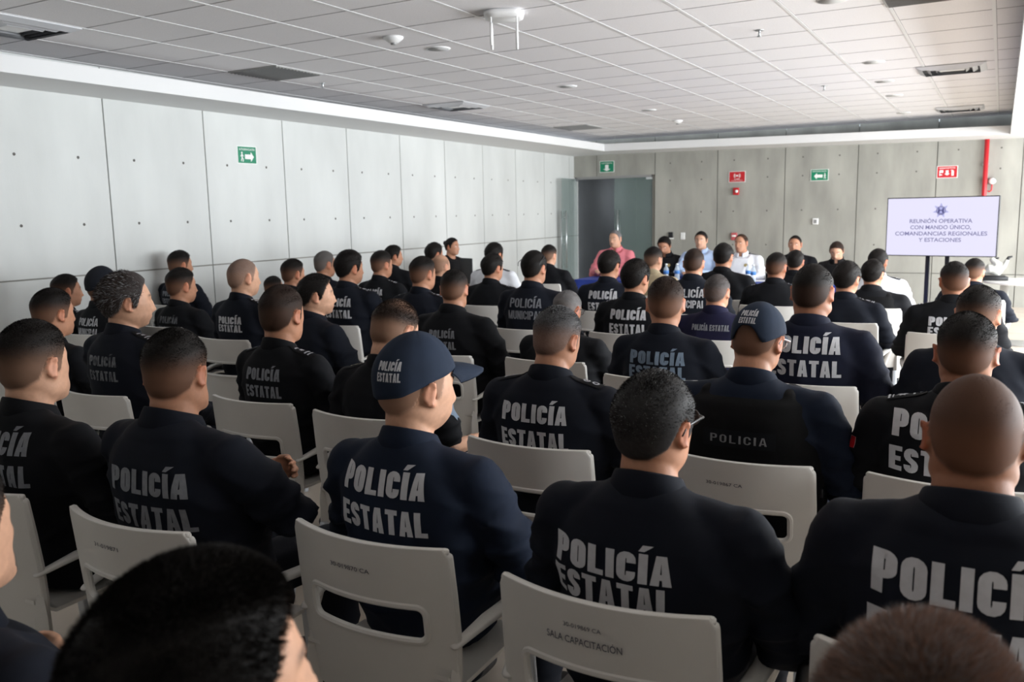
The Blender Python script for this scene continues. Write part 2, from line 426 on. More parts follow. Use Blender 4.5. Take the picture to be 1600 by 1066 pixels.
# devices on the back wall
r = thing('fire_alarm_strobe', 'red wall strobe with a clear lens below the alarm sign', 'alarm', (-4.11, YB, 1.904))
g = G(); g.box((0, -.02, 0), (.105, .04, .125)); link('housing', g.me('a', True, bevel=.008), r, M_red)
V, Fc = tube([(0.012, -.035, 0), (.012, -.06, 0)], [.03, .022], 14, cap=1); link('lens', mesh('lens', V, Fc), r, M_signw)
r = thing('pull_station', 'faded red manual alarm pull box low on the back wall', 'alarm', (-4.13, YB, 1.11))
g = G(); g.box((0, -.02, 0), (.1, .04, .13)); link('housing', g.me('a', True, bevel=.006), r, M_redp)
g = G(); g.box((0, -.045, .01), (.07, .012, .03)); link('pull_handle', g.me('b', True, bevel=.004), r, M_signw)
r = thing('thermostat', 'small white wall thermostat with a grey display', 'thermostat', (-2.75, YB, 1.36))
g = G(); g.box((0, -.014, 0), (.098, .028, .105)); link('housing', g.me('a', True, bevel=.012), r, M_white)
g = G(); g.box((0, -.03, 0), (.045, .004, .06)); link('display', g.me('b', False), r, M_grey)
r = thing('light_switch', 'white double light switch plate beside the black reader', 'switch', (-5.08, YB, 1.12))
g = G(); g.box((0, -.005, 0), (.085, .01, .125)); link('plate', g.me('a', True, bevel=.003), r, M_white)
g = G(); g.box((-.018, -.012, 0), (.025, .008, .05)); g.box((.018, -.012, 0), (.025, .008, .05)); link('rocker', g.me('b', False), r, M_signw)
r = thing('card_reader', 'small black card reader box next to the glass doors', 'card reader', (-5.31, YB, 1.132))
g = G(); g.box((0, -.015, .01), (.085, .03, .105)); link('housing', g.me('a', True, bevel=.006), r, M_black)
g = G(); g.box((.01, -.01, -.055), (.09, .02, .02)); link('base', g.me('b', False), r, M_signw)
r = thing('fire_pipe', 'red fire main pipe running down the back wall behind the screen', 'pipe', (-.25, YB-.07, 0))
g = G(); g.cyl((0, 0, .9), (0, 0, 2.66), .034, 18); link('pipe', g.me('a', True), r, M_red)
g = G(); g.box((0, .035, 2.2), (.09, .07, .03)); link('clamp', g.me('b', False), r, M_steel)
r = thing('pressure_gauge', 'round white pressure gauge on a red elbow beside the red pipe', 'gauge', (-.15, YB-.05, 1.945))
V, Fc = tube([(0, .03, 0), (0, -.02, 0)], [.052, .052], 24, cap=0); link('case', mesh('case', V, Fc), r, M_steel)
V, Fc = tube([(0, -.015, 0), (0, -.024, 0)], [.045, .045], 24, cap=0); link('dial', mesh('dial', V, Fc), r, M_signw)
V, Fc = tube([(0, 0, -.05), (0, 0, -.1), (-.005, 0, -.14), (-.03, 0, -.16), (-.045, 0, -.15)], [.011]*5, 10); link('elbow', mesh('el', V, Fc), r, M_red)

# ------------------------------------------------------------------ ceiling fittings
M_diff = mat('diffuser_metal', S(205, 206, 210), .35, .25)
def vent(label, x, y, kind, dx=.60, dy=.60):
    r = thing('ceiling_vent', label, 'vent', (x, y, ZC-.006)); 
    if kind == 'diffuser':
        g = G()
        for k, s in enumerate((1, .74, .5)):
            a, b = dx*s/2, dy*s/2; i = .82
            z0, z1 = -.004-.0*k, .0
            for q in range(4):
                A = rotm('z', q*math.pi/2)
                hx, hy = (a, b) if q % 2 == 0 else (b, a)
                V = np.array([(-hx, -hy, -.004), (hx, -hy, -.004), (hx*i, -hy*i, -.03), (-hx*i, -hy*i, -.03), (-hx, -hy, .002), (hx, -hy, .002)])@A.T
                g.add(V, [(0, 1, 2, 3), (0, 4, 5, 1)])
        link('louvre', g.me('a', False), r, M_diff)
        g = G(); g.box((0, 0, 0), (dx*.97, dy*.97, .004)); link('duct_plate', g.me('b', False), r, M_dgrey)
        g = G(); g.box((0, 0, -.012), (dx*.36, dy*.3, .008)); link('centre_plate', g.me('b', False), r, M_white)
    else:
        g = G(); g.box((0, 0, 0), (dx, dy, .006)); link('panel', g.me('a', False), r, mat('vent_grey', S(178, 178, 176), .6, .2))
        g = G()
        n = 14
        for k in range(n): g.box((0, -dy/2+dy*(k+.5)/n, -.006), (dx*.94, .012, .008), rx=.5)
        link('louvre', g.me('b', False), r, M_grey)
    return r
vent('square metal air diffuser at the upper left corner of the ceiling', -5.915, 3.66, 'diffuser')
vent('grey louvred ceiling vent nearest the left wall, second from the camera', -5.915, 6.11, 'louvre')
vent('square metal air diffuser farther along the left side of the ceiling', -5.915, 9.16, 'diffuser')
vent('small grey return vent in the far left ceiling corner', -5.915, 12.7, 'louvre')
vent('metal slot diffuser in the right ceiling bay, nearer one', -.50, 9.72, 'diffuser', .6, .56)
vent('metal slot diffuser in the right ceiling bay, farther one', -.58, 13.75, 'diffuser', .6, .56)
vent('grey air diffuser cut by the top edge of the photo', -.45, 6.20, 'louvre')
def round_fit(name, label, cat, x, y, R, m, depth=.006, group=None, inset=True):
    r = thing(name, label, cat, (x, y, ZC), 0, group)
    V, Fc = tube([(0, 0, 0), (0, 0, -depth)], [R, R*.96], 28, cap=0); link('rim', mesh('rim', V, Fc), r, M_white)
    V, Fc = tube([(0, 0, -depth+.002), (0, 0, -depth-.0015)], [R*.86, R*.86], 28, cap=0); link('face', mesh('face', V, Fc), r, m)
    return r
M_spk = mat('speaker_mesh', S(178, 178, 178), .7)
M_lens = mat('downlight_face', S(206, 206, 204), .5)
for x, y, lb in ((-4.03, 6.0, 'round ceiling speaker beside the smoke detector'), (-4.1, 8.55, 'round ceiling speaker over the middle rows'), (-4.17, 11.19, 'round ceiling speaker above the glass doors'), (-1.17, 10.29, 'round grey ceiling speaker in the right bay')):
    round_fit('ceiling_speaker', lb, 'speaker', x, y, .10, M_spk)
for x, y, lb in ((-1.03, 6.1, 'round recessed downlight at the top edge of the photo'), (-1.11, 8.88, 'round recessed downlight left of the nearer slot diffuser'), (-1.21, 11.66, 'round recessed downlight beyond the grey ceiling speaker'), (-1.31, 13.9, 'round recessed downlight closest to the back cove')):
    round_fit('recessed_downlight', lb, 'light', x, y, .10, M_lens)
def smoke(x, y, lb):
    r = thing('smoke_detector', lb, 'smoke detector', (x, y, ZC))
    V, Fc = tube([(0, 0, 0), (0, 0, -.012), (0, 0, -.025), (0, 0, -.045)], [.075, .075, .06, .035], 24, cap=0); link('body', mesh('b', V, Fc), r, M_white)
    V, Fc = tube([(0, 0, -.045), (0, 0, -.058)], [.024, .02], 16, cap=0); link('sensor', mesh('s', V, Fc), r, M_grey)
smoke(-4.05, 5.43, 'cone shaped smoke detector left of the antenna unit'); smoke(-4.3, 12.75, 'small smoke detector near the back cove')
for x, y, lb in ((-1.66, 6.79, 'sprinkler head in the upper right ceiling'), (-1.78, 10.24, 'sprinkler head over the head table side'), (-6.0, 6.84, 'sprinkler head beside the grey louvred vent')):
    r = thing('sprinkler', lb, 'sprinkler', (x, y, ZC))
    V, Fc = tube([(0, 0, 0), (0, 0, -.006)], [.035, .03], 18, cap=0); link('plate', mesh('p', V, Fc), r, M_steel)
    g = G(); g.cyl((0, 0, 0), (0, 0, -.045), .009, 8); g.cyl((0, 0, -.045), (0, 0, -.049), .018, 12); link('nozzle', g.me('n', True), r, M_steel)
r = thing('wireless_access_point', 'white ceiling antenna unit with four rods hanging down', 'antenna', (-2.96, 5.20, ZC), .5)
V, Fc = loft([(0, 0, 0, .115, .115), (-.012, 0, 0, .135, .135), (-.035, 0, 0, .13, .13), (-.05, 0, 0, .10, .10)], 40, 3.5); link('body', mesh('b', V, Fc), r, M_white)
for a, b in ((-1, -1), (1, -1), (1, 1), (-1, 1)):
    g = G(); g.cyl((a*.085, b*.085, -.035), (a*.085, b*.085, -.09), .0055, 8); g.cyl((a*.085, b*.085, -.085), (a*.085, b*.085, -.225), .009, 10); link('antenna_rod', g.me('rod', True), r, M_white)

# ------------------------------------------------------------------ people : head surface, hair, cap
HC = np.array([0, -.018, 1.205])           # centre of the head of the standard seated figure, top of the skull 1.32

def head_pts(D, fat=0.):
    D = D/np.linalg.norm(D, axis=1)[:, None]
    x = D[:, 0]*.0775; y = D[:, 1]*.098; z = D[:, 2]*.117-.006
    front = D[:, 1] > 0
    # squarer skull seen from behind
    x = x*(1+.05*ss(0, .06, z)*(1-ss(.075, .11, z)))
    s = np.clip((-.012-z)/.11, 0, 1)
    h = np.hypot(D[:, 0], D[:, 1])+1e-9; k = ss(-.012, -.045, z)
    Rx = np.interp(z, [-.1235, -.1215, -.116, -.106, -.09, -.07, -.045, -.01], [0, .026, .040, .051, .059+.006*fat, .064+.007*fat, .070+.005*fat, .0765])
    Ry = np.interp(z, [-.1235, -.1215, -.116, -.106, -.09, -.07, -.045, -.01], [0, .056, .080, .090, .0905, .0915, .0945, .0975])
    x = x*(1-k)+D[:, 0]/h*Rx*k
    yb = y*(1-.42*ss(.15, .95, s)); yf = y*(1-k)+D[:, 1]/h*Ry*k
    y = np.where(front, yf, yb*(1-.35*k*ss(.6, 1, s)))
    y = y-.008*ss(.0, 1, -D[:, 1])*ss(-.02, .05, z)
    f = np.where(front, 1., 0.)*ss(.02, .06, y)
    g = lambda cx, cz, sx, sz: np.exp(-((x-cx)/sx)**2-((z-cz)/sz)**2)
    dy = 0
    nz = np.clip((.004-z)/.052, 0, 1)*(1-ss(-.048, -.060, z)*0)
    prof = np.where(z > .010, 0, np.where(z > -.046, ((.010-z)/.056)**1.1, np.exp(-((z+.046)/.007)**2)))
    dy = dy+.026*prof*np.exp(-(x/(.0085+.006*nz))**2)
    dy = dy+.007*(g(.014, -.047, .008, .007)+g(-.014, -.047, .008, .007))
    dy = dy+.0055*(g(.026, .016, .022, .007)+g(-.026, .016, .022, .007))
    dy = dy-.011*(g(.031, -.001, .016, .011)+g(-.031, -.001, .016, .011))
    dy = dy+.004*(g(.044, -.030, .018, .016)+g(-.044, -.030, .018, .016))
    dy = dy+.006*g(0, -.070, .022, .006)+.005*g(0, -.080, .019, .005)-.004*g(0, -.0752, .023, .0022)-.003*g(0, -.058, .03, .006)
    dy = dy-.005*g(0, -.090, .022, .006)+.006*g(0, -.106, .018, .012)
    y = y+dy*f
    return np.stack([x, y, z], 1)

def sph(n=48, m=32):
    V = [(0, 0, 1.)]
    for i in range(1, m):
        p = math.pi*i/m
        for j in range(n): V.append((math.sin(p)*math.cos(2*math.pi*j/n), math.sin(p)*math.sin(2*math.pi*j/n), math.cos(p)))
    V.append((0, 0, -1.)); Fc = []
    for j in range(n): Fc.append((0, 1+j, 1+(j+1) % n))
    for i in range(m-2):
        for j in range(n): a = 1+i*n; Fc.append((a+j, a+n+j, a+n+(j+1) % n, a+(j+1) % n))
    a = 1+(m-2)*n
    for j in range(n): Fc.append((a+j, a+n, a+(j+1) % n))
    return np.array(V), Fc

def add_ears(g, c, fat=0):
    for s in (-1, 1):
        # ear plate, rim and lobe; the plate opens towards the back
        R = rotm('z', s*-.42)@rotm('x', -.15)
        V, Fc = sph(16, 10)
        g.add((V*(.0050, .0145, .027))@R.T+c+(s*.0835, -.012, -.010), Fc)
        an = np.linspace(-.9, 3.9, 13); rim = np.array([(.004*s, -math.sin(t)*.0155 if 0 < t < math.pi else -math.sin(t)*.011, math.cos(t)*.029) for t in an])
        g.tube(rim@R.T+c+(s*.0855, -.012, -.008), .0038, 8)
        V2 = V*(.0055, .008, .009); g.add(V2@R.T+c+(s*.0805, -.004, -.035), Fc)

POSE = {'lap': ((.25, .02, .70), (.10, .25, .63)), 'thigh': ((.262, .05, .70), (.18, .29, .62)), 'rest': ((.275, -.01, .69), (.24, .24, .665)),
        'cross': ((.272, .075, .79), (-.03, .215, .84)), 'table': ((.25, .10, .76), (.10, .36, .80)), 'fwd': ((.235, .14, .68), (.09, .33, .60))}
def arms(pose, s):
    e, w = POSE[pose]
    if pose == 'cross': w = (-.105, .135, .885) if s < 0 else (-.10, .21, .79)
    sh = np.array([s*.188, -.035, .985]); e = np.array([s*e[0], e[1], e[2]]); w = np.array([s*w[0], w[1], w[2]])
    return sh, e, w
def hand(g, w, d, s, vox, cross=False):
    d = d/np.linalg.norm(d); n = np.array([0, 0, 1.]) if not cross else np.array([0, 1., 0])
    n = n-d*(n@d); n /= np.linalg.norm(n); l = np.cross(d, n)*s      # l points to the thumb side (inwards)
    l = -l if (l[0]*s > 0 and not cross) else l
    g.tube([w-d*.02, w+d*.03, w+d*.075], [.024, .031, .030], 12, flat=.45, up=n)
    if vox > .008:
        g.tube([w+d*.07, w+d*.12-n*.012, w+d*.14-n*.035], [.026, .022, .016], 10, flat=.4, up=n)
    else:
        for k, (o, L) in enumerate(((.030, .068), (.0105, .080), (-.0100, .074), (-.029, .056))):
            b = w+d*.078+l*o; q = b+d*L*.45-n*.004; r2 = q+d*L*.30-n*L*.22; t = r2+d*L*.05-n*L*.28
            g.tube([b, q, r2, t], [.0088, .0083, .0078, .0068], 8)
    b = w+d*.018+l*.026; g.tube([b, b+d*.026+l*.020, b+d*.052+l*.024-n*.008, b+d*.068+l*.016-n*.014], [.012, .011, .0095, .0078], 8)

_bc = {}
def body_base(vox, pose, fat):
    k = (vox, pose, fat)
    if k in _bc: return _bc[k]
    g = G()
    V, Fc = sph(64, 48) if vox < .008 else sph(40, 28)
    g.add(head_pts(V, fat)+HC, Fc); add_ears(g, HC)
    g.add(*loft([(1.00, 0, -.045, .078, .066), (1.06, 0, -.045, .066, .060), (1.11, 0, -.040, .060, .058), (1.15, 0, -.032, .058, .060), (1.18, 0, -.024, .055, .062)], 24, 2.0))
    g.add(*loft([(.46, 0, .02, .15, .11), (.62, 0, .01, .15, .115), (.80, 0, -.01, .155, .105), (.92, 0, -.03, .16, .10), (.99, 0, -.04, .13, .08), (1.03, 0, -.045, .08, .065)], 24))
    for s in (-1, 1):
        sh, e, w = arms(pose, s)
        g.tube([(s*.06, -.045, 1.02), sh], [.045, .045], 12); g.tube([sh, (sh+e)/2, e], [.048, .044, .038], 12)
        g.tube([e, e+(w-e)*.3, w], [.038, .041, .027], 12); hand(g, w, w-e, s, vox, pose == 'cross')
        g.tube([(s*.09, .02, .52), (s*.12, .25, .52), (s*.135, .44, .495)], [.072, .065, .05], 12)
        g.tube([(s*.135, .44, .495), (s*.14, .43, .30), (s*.14, .40, .09)], [.048, .045, .032], 12)
        g.tube([(s*.14, .39, .05), (s*.145, .50, .04)], [.03, .026], 10)
    V, Fc = remesh(g, vox, 2 if vox < .008 else 1, .45)
    _bc[k] = (V, Fc); return V, Fc

_sc = {}
SEC = [(.455, 0, .02, .175, .13), (.52, 0, .02, .19, .15), (.62, 0, .015, .19, .158), (.72, 0, .005, .192, .152), (.82, 0, -.012, .200, .146), (.90, 0, -.024, .205, .138),
       (.965, 0, -.034, .197, .122), (1.01, 0, -.040, .168, .104), (1.045, 0, -.045, .125, .086), (1.075, 0, -.045, .088, .072), (1.09, 0, -.045, .070, .062)]
def shirt_base(vox, pose, sleeve):
    k = (vox, pose, sleeve)
    if k in _sc: return _sc[k]
    g = G(); g.add(*loft(SEC, 36, 2.35))
    for s in (-1, 1):
        sh, e, w = arms(pose, s)
        g.tube([(s*.07, -.047, 1.030), (s*.135, -.042, 1.008), sh], [.045, .052, .060], 14)
        if sleeve == 'none': continue
        if sleeve == 'short':
            m = sh+(e-sh)*.72; g.tube([sh, sh+(e-sh)*.3, m], [.069, .070, .066], 16)
        else:
            g.tube([sh, sh+(e-sh)*.3, sh+(e-sh)*.7, e], [.068, .067, .061, .056], 16)
            g.tube([e, e+(w-e)*.5, w-(w-e)*.02], [.056, .051, .041], 16)
    V, Fc = remesh(g, vox, 5, .5)
    # folds : diagonal drag lines from the armpit, rings at the elbow, sag above the waist
    _sc[k] = (V, Fc); return V, Fc

def vnormals(V, Fc):
    N = np.zeros_like(V); Q = Fc if isinstance(Fc, np.ndarray) else None
    if Q is None: return N
    n = np.cross(V[Q[:, 2]]-V[Q[:, 0]], V[Q[:, 3]]-V[Q[:, 1]])
    for i in range(4): np.add.at(N, Q[:, i], n)
    return N/(np.linalg.norm(N, axis=1)[:, None]+1e-12)

def folds(V, Fc, seed, amp, pose):
    rs = np.random.RandomState(seed); N = vnormals(V, Fc); x, y, z = V.T; d = np.zeros(len(V))
    ax = np.abs(x); p = rs.uniform(0, 6.28, 8)
    wv = lambda t: (1-np.abs(np.sin(t)))**1.6
    # domain warp
    wx = x+.03*np.sin(9*z+p[0])+.02*np.sin(17*y+13*z+p[1]); wz = z+.03*np.sin(8*x+p[2])+.015*np.sin(21*x+p[3])
    under = ss(.10, .19, ax)*(1-ss(.95, 1.0, z))
    d += amp*.8*wv(24*(wz+.7*np.abs(wx))+p[4])*under*ss(.6, .75, z)
    d += amp*1.0*wv(30*(wz-.25*wx)+p[5])*(1-ss(.68, .82, z))
    d += amp*.7*wv(20*(.5*wz+.9*wx)+p[6])*(1-under)*(1-ss(.96, 1.03, z))*(.4+.6*np.sin(7*x+5*z+p[7])**2)
    for s in (-1, 1):
        sh, e, w = arms(pose, s); r = np.linalg.norm(V-e, axis=1)
        d += amp*1.3*wv(38*(z-.8*y+.3*x*s)+p[3]+s)*np.exp(-(r/.11)**2)
        t = ((V-sh)@(e-sh))/((e-sh)@(e-sh)); arm = ss(.2, .24, ax)
        d += amp*.9*wv(9*t+6*wx+p[2])*arm*ss(.1, .3, t)
    V = V+N*d[:, None]; fr = ss(-.05, .02, V[:, 1])*ss(1.0, 1.08, V[:, 2])*(1-ss(.075, .115, np.abs(V[:, 0]))); V[:, 2] -= .05*fr
    return V

def hairline(P, rec=0.):
    x, y, z = P.T; a = np.arctan2(np.abs(x), y)
    zb = np.interp(a, [0, .45, .85, 1.15, 1.32, 1.5, 1.62, 1.85, 2.2, 2.7, 3.15], [.070, .064, .050, .012, -.026, -.028, .018, .012, -.040, -.062, -.066])
    zb = zb+rec*np.interp(a, [0, .5, .9, 1.3], [.022, .030, .020, 0])
    return zb
STY = {  # side thickness, top thickness, fade low, fade high, stubble density, recession, strand length, bald crown
 'fade':  (.0016, .012, -.005, .070, .60, 0, .006, 0), 'short': (.0040, .012, -.03, .04, .97, 0, .006, 0), 'full': (.0065, .016, -.04, .03, 1, 0, .009, 0),
 'buzz':  (.0010, .0022, .0, .06, .50, .1, .0025, 0), 'bald': (.0008, .0008, .0, .06, .40, .8, .0022, .62), 'messy': (.008, .016, -.04, .03, 1, 0, .022, 0), 'thin': (.0020, .006, .0, .05, .55, .7, .008, .25),
 'crop':  (.0022, .007, .01, .055, .86, .2, .005, 0), 'back': (.008, .016, -.04, .02, 1, .15, .020, 0), 'bun': (.008, .012, -.04, .02, 1, 0, .004, 0)}
def hair_mask(P, sty):
    ts, tt, f0, f1, st, rec, L, bc = STY[sty]
    z = P[:, 2]; M = ss(-.004, .010, z-hairline(P, rec)); T = ss(f0, f1, z-.25*np.clip(P[:, 1], -.1, .1)*0)
    if bc:
        crown = ss(.045, .085, z+.15*P[:, 1]); M2 = M*(1-bc*crown)
    else: M2 = M
    return M, M2, T, M2*(ts+T*(tt-ts))
def hair_alpha(M2, T, st, sty):
    return 1-(1-np.clip(M2*(st+(1-st)*T*{'bald': .1, 'buzz': .35}.get(sty, 1)), 0, 1))**1.35
def hair_mesh(sty, col, grey, n, seed, wid, skin, res):
    ts, tt, f0, f1, st, rec, L, bc = STY[sty]; rs = np.random.RandomState(seed)
    V, Fc = sph(*res); P = head_pts(V); M, M2, T, t = hair_mask(P, sty)
    N = V/np.array([.0775, .098, .117]); N /= np.linalg.norm(N, axis=1)[:, None]
    ph = rs.uniform(0, 6, 6)
    lump = .5+.25*np.sin(70*P[:, 0]+30*P[:, 1]+ph[0])+.25*np.sin(60*P[:, 1]-40*P[:, 2]+ph[1])+.3*np.sin(130*P[:, 0]-90*P[:, 2]+ph[2])
    t = t*(.86+.22*lump); keep = M2 > .06
    Q = P+N*(t+.0006*M2-.0007*(M2 < .3))[:, None]; al = hair_alpha(M2, T, st, sty)[:, None]
    F2 = [f for f in Fc if all(keep[i] for i in f)]
    base = np.array(col[:3]); VV = []; CC = []; FF = []
    if F2:
        # close the rim down into the scalp
        ids = sorted(set(i for f in F2 for i in f)); mp = {i: k for k, i in enumerate(ids)}
        VV = [Q[ids]]; bc_ = base[None]*.9*(1-.6*grey)+grey*.6*np.array([.24, .24, .25])*(.6+.6*rs.rand(len(ids), 1)); CC = [skin[None]*(1-al[ids])+bc_*al[ids]]
        FF = [tuple(mp[i] for i in f) for f in F2]
        ec = {}
        for f in FF:
            for a, b in zip(f, f[1:]+f[:1]): ec[(a, b)] = 1
        B = [(a, b) for (a, b) in ec if (b, a) not in ec]; inner = {}
        k0 = len(ids); ex = []
        for a, b in B:
            for v in (a, b):
                if v not in inner: inner[v] = k0+len(ex); ex.append(P[ids[v]]-N[ids[v]]*.003+[0, 0, -.002])
        FF += [(b, a, inner[a], inner[b]) for a, b in B]
        if ex: VV.append(np.array(ex)); CC.append(np.repeat(skin[None]*.9, len(ex), 0))
    nv = sum(len(v) for v in VV)
    if n:
        D = rs.normal(size=(n*4, 3)); D /= np.linalg.norm(D, axis=1)[:, None]; D[:, 2] = np.where(D[:, 2] < -.75, -D[:, 2], D[:, 2])
        Ps = head_pts(D); m, m2, T, ts2 = hair_mask(Ps, sty); k = rs.rand(len(D)) < m2*(.25+.75*T if sty not in ('full', 'back', 'short', 'messy') else 1)
        D, Ps, T, ts2, m2 = D[k][:n], Ps[k][:n], T[k][:n], ts2[k][:n], m2[k][:n]
        Nn = D/np.array([.0775, .098, .117]); Nn /= np.linalg.norm(Nn, axis=1)[:, None]
        cl = np.stack([np.sin(55*Ps[:, 0]+38*Ps[:, 1]+ph[3]), np.sin(60*Ps[:, 1]+41*Ps[:, 2]+ph[4]), np.sin(50*Ps[:, 2]-33*Ps[:, 0]+ph[5])], 1)
        comb = np.array({'back': (.1, -1.6, -.3), 'bun': (0, -2, 0), 'full': (.5, .6, -.3)}.get(sty, (.25, .5, -.1)))
        down = (1-T)[:, None]*np.array([0, -.1, -.9])
        d = Nn*(.75 if sty not in ('back', 'bun') else .25)+comb*.45*T[:, None]+down+cl*.30+rs.normal(size=Ps.shape)*.22
        d /= np.linalg.norm(d, axis=1)[:, None]
        Ls = L*(.35+.65*T)*(.6+.6*rs.rand(len(Ps)))
        root = Ps+Nn*np.clip(ts2-.0016, -.0005, 1)[:, None]; side = np.cross(d, rs.normal(size=Ps.shape)); side /= np.linalg.norm(side, axis=1)[:, None]
        w = wid*(.7+.5*rs.rand(len(Ps), 1)); tip = root+d*Ls[:, None]; mid = root+d*Ls[:, None]*.55+Nn*.0006
        A = np.stack([root-side*w, root+side*w, mid+side*w*.75, mid-side*w*.75, tip], 1).reshape(-1, 3)
        gv = (rs.rand(len(Ps), 1) < grey)*1.0; c = base*(.6+.9*rs.rand(len(Ps), 1)); c = c*(1-gv)+gv*np.array([.32, .32, .33])*(.6+.6*rs.rand(len(Ps), 1))
        VV.append(A); CC.append(np.repeat(c, 5, 0)); o = nv+np.arange(len(Ps))*5
        FF += list(zip(o, o+1, o+2, o+3))+list(zip(o+3, o+2, o+4))
    if not VV: return None
    return np.concatenate(VV), FF, np.concatenate(CC)

def cap_mesh(back_open=False):
    """crown of a baseball cap in head space"""
    nA, nR = 56, 14; V = []; 
    for L, off in ((0, .0105), (1, .0075)):
        for j in range(nR+1):
            for i in range(nA):
                a = 2*math.pi*i/nA; fa = abs(math.atan2(math.sin(a), math.cos(a)))   # 0 = face side
                zb = np.interp(fa, [0, .8, 1.6, 2.4, 3.15], [.048, .040, .022, -.012, -.022])
                if back_open: zb = zb+.058*max(0, 1-((fa-math.pi)/.62)**2)
                u = j/nR
                el0 = math.asin(max(-.9, min(.95, (zb+.006)/.117))); el = el0+(math.pi/2-el0)*u
                D = np.array([[math.sin(a)*math.cos(el), math.cos(a)*math.cos(el), math.sin(el)]]); P = head_pts(D)[0]
                n = D[0]/np.array([.0775, .098, .117]); n /= np.linalg.norm(n)
                o = off+.008*math.sin(u*math.pi*.5)*(1 if L == 0 else 1)
                seam = -.0009 if (L == 0 and i % (nA//6) == 0 and j < nR) else 0
                V.append(P+n*(o+seam)+np.array([0, 0, .004*u]))
    R = nR+1; Fc = []
    for L in (0, 1):
        b = L*R*nA
        for j in range(nR):
            for i in range(nA):
                q = (b+j*nA+i, b+j*nA+(i+1) % nA, b+(j+1)*nA+(i+1) % nA, b+(j+1)*nA+i); Fc.append(q[::-1] if L == 0 else q)
    for i in range(nA): Fc.append((i, (i+1) % nA, R*nA+(i+1) % nA, R*nA+i))
    return np.array(V), Fc
def bill_mesh():
    nu, nv = 18, 8; V = []
    for L in (0, 1):
        for j in range(nv+1):
            for i in range(nu+1):
                u = -1+2*i/nu; v = j/nv; a = u*.86
                D = np.array([[math.sin(a)*.92, math.cos(a)*.92, .40]]); P = head_pts(D)[0]*1.09
                ln = .098*math.sqrt(max(0, 1-u*u*.92))
                V.append((P[0]*(1-.05*v), P[1]+ln*v, .050-.020*u*u-.016*v*v-.004*L-.006*v))
    Fc = []; k = (nu+1)*(nv+1)
    for L in (0, 1):
        for j in range(nv):
            for i in range(nu):
                q = (L*k+j*(nu+1)+i, L*k+j*(nu+1)+i+1, L*k+(j+1)*(nu+1)+i+1, L*k+(j+1)*(nu+1)+i); Fc.append(q if L == 0 else q[::-1])
    for i in range(nu): a = nv*(nu+1)+i; Fc.append((a, a+1, k+a+1, k+a))
    for j in range(nv):
        a = j*(nu+1); Fc.append((a+nu+1, a, k+a, k+a+nu+1)); b = a+nu; Fc.append((b, b+nu+1, k+b+nu+1, k+b))
    return np.array(V), Fc
CAPV = {False: cap_mesh(), True: cap_mesh(True)}; BILL = bill_mesh()

# ------------------------------------------------------------------ cloth, skin, lettering materials
def cloth(n, c, r=.85, nz=.12): return mat(n, c, r, noise=nz, nscale=14, bump=.18, bscale=700, sheen=.0, spec=.25)
CL = {'black': cloth('black_cloth', S(13, 14, 19)), 'navy': cloth('navy_cloth', S(16, 20, 31)), 'blue': cloth('blue_cloth', S(20, 29, 46)), 'tee': cloth('navy_knit', S(20, 24, 42)),
      'white': cloth('white_cloth', S(226, 228, 234), .8, .03), 'pink': cloth('pink_cloth', S(222, 130, 140), .8, .04), 'sky': cloth('sky_cloth', S(176, 196, 226), .8, .04),
      'vest': mat('vest_nylon', S(11, 11, 13), .85, noise=.1, nscale=30, bump=.2, bscale=500, spec=.2), 'khaki': cloth('khaki_cloth', S(176, 160, 132)), 'dress': cloth('dress_black', S(16, 15, 17)),
      'indigo': cloth('indigo_cloth', S(22, 21, 48)), 'capnavy': cloth('cap_navy', S(33, 43, 60)), 'capblack': cloth('cap_black', S(24, 26, 34))}
M_trs = cloth('trouser_cloth', S(17, 20, 29)); M_jean = cloth('jean_cloth', S(38, 48, 76)); M_shoe = mat('shoe_leather', S(22, 21, 22), .4); M_shoe2 = mat('shoe_grey', S(96, 104, 118), .7); M_sole = mat('sole', S(190, 190, 188), .7)
M_skin = mat('skin', S(180, 130, 105), .5, noise=.07, nscale=60, attr='col', bump=.12, bscale=500, spec=.35)
M_hair = mat('hair', S(20, 18, 17), .62, attr='col', spec=.18)
M_txw = mat('print_white', S(196, 196, 200), .7, noise=.06, nscale=60); M_txg = mat('print_grey', S(128, 130, 136), .75, noise=.12, nscale=70)
M_txd = mat('print_worn', S(60, 62, 68), .8, noise=.16, nscale=38, col2=S(126, 128, 132)); M_txb = mat('print_blue_grey', S(112, 128, 146), .75, noise=.1, nscale=60)
M_txk = mat('print_patch_grey', S(128, 128, 130), .7)
M_rank = mat('rank_thread', S(170, 172, 180), .6); M_gold = mat('badge_gold', S(176, 160, 110), .4, .5)
M_eye = mat('eye_white', S(222, 218, 212), .2); M_iris = mat('iris', S(40, 26, 20), .15)
M_lens2 = mat('spectacle_lens', S(40, 44, 50), .05, alpha=.25); M_glf = mat('clear_frame', S(206, 200, 200), .3); M_glb = mat('dark_frame', S(30, 30, 34), .3)
M_nail = mat('ink', S(58, 60, 78), .8)
SK = {'l': S(208, 160, 132), 'm': S(186, 134, 106), 'd': S(158, 108, 82), 'dd': S(132, 88, 66)}
HCOL = {'k': S(24, 20, 18), 'b': S(44, 32, 26), 'g': S(96, 92, 90), 'br': S(132, 104, 90)}

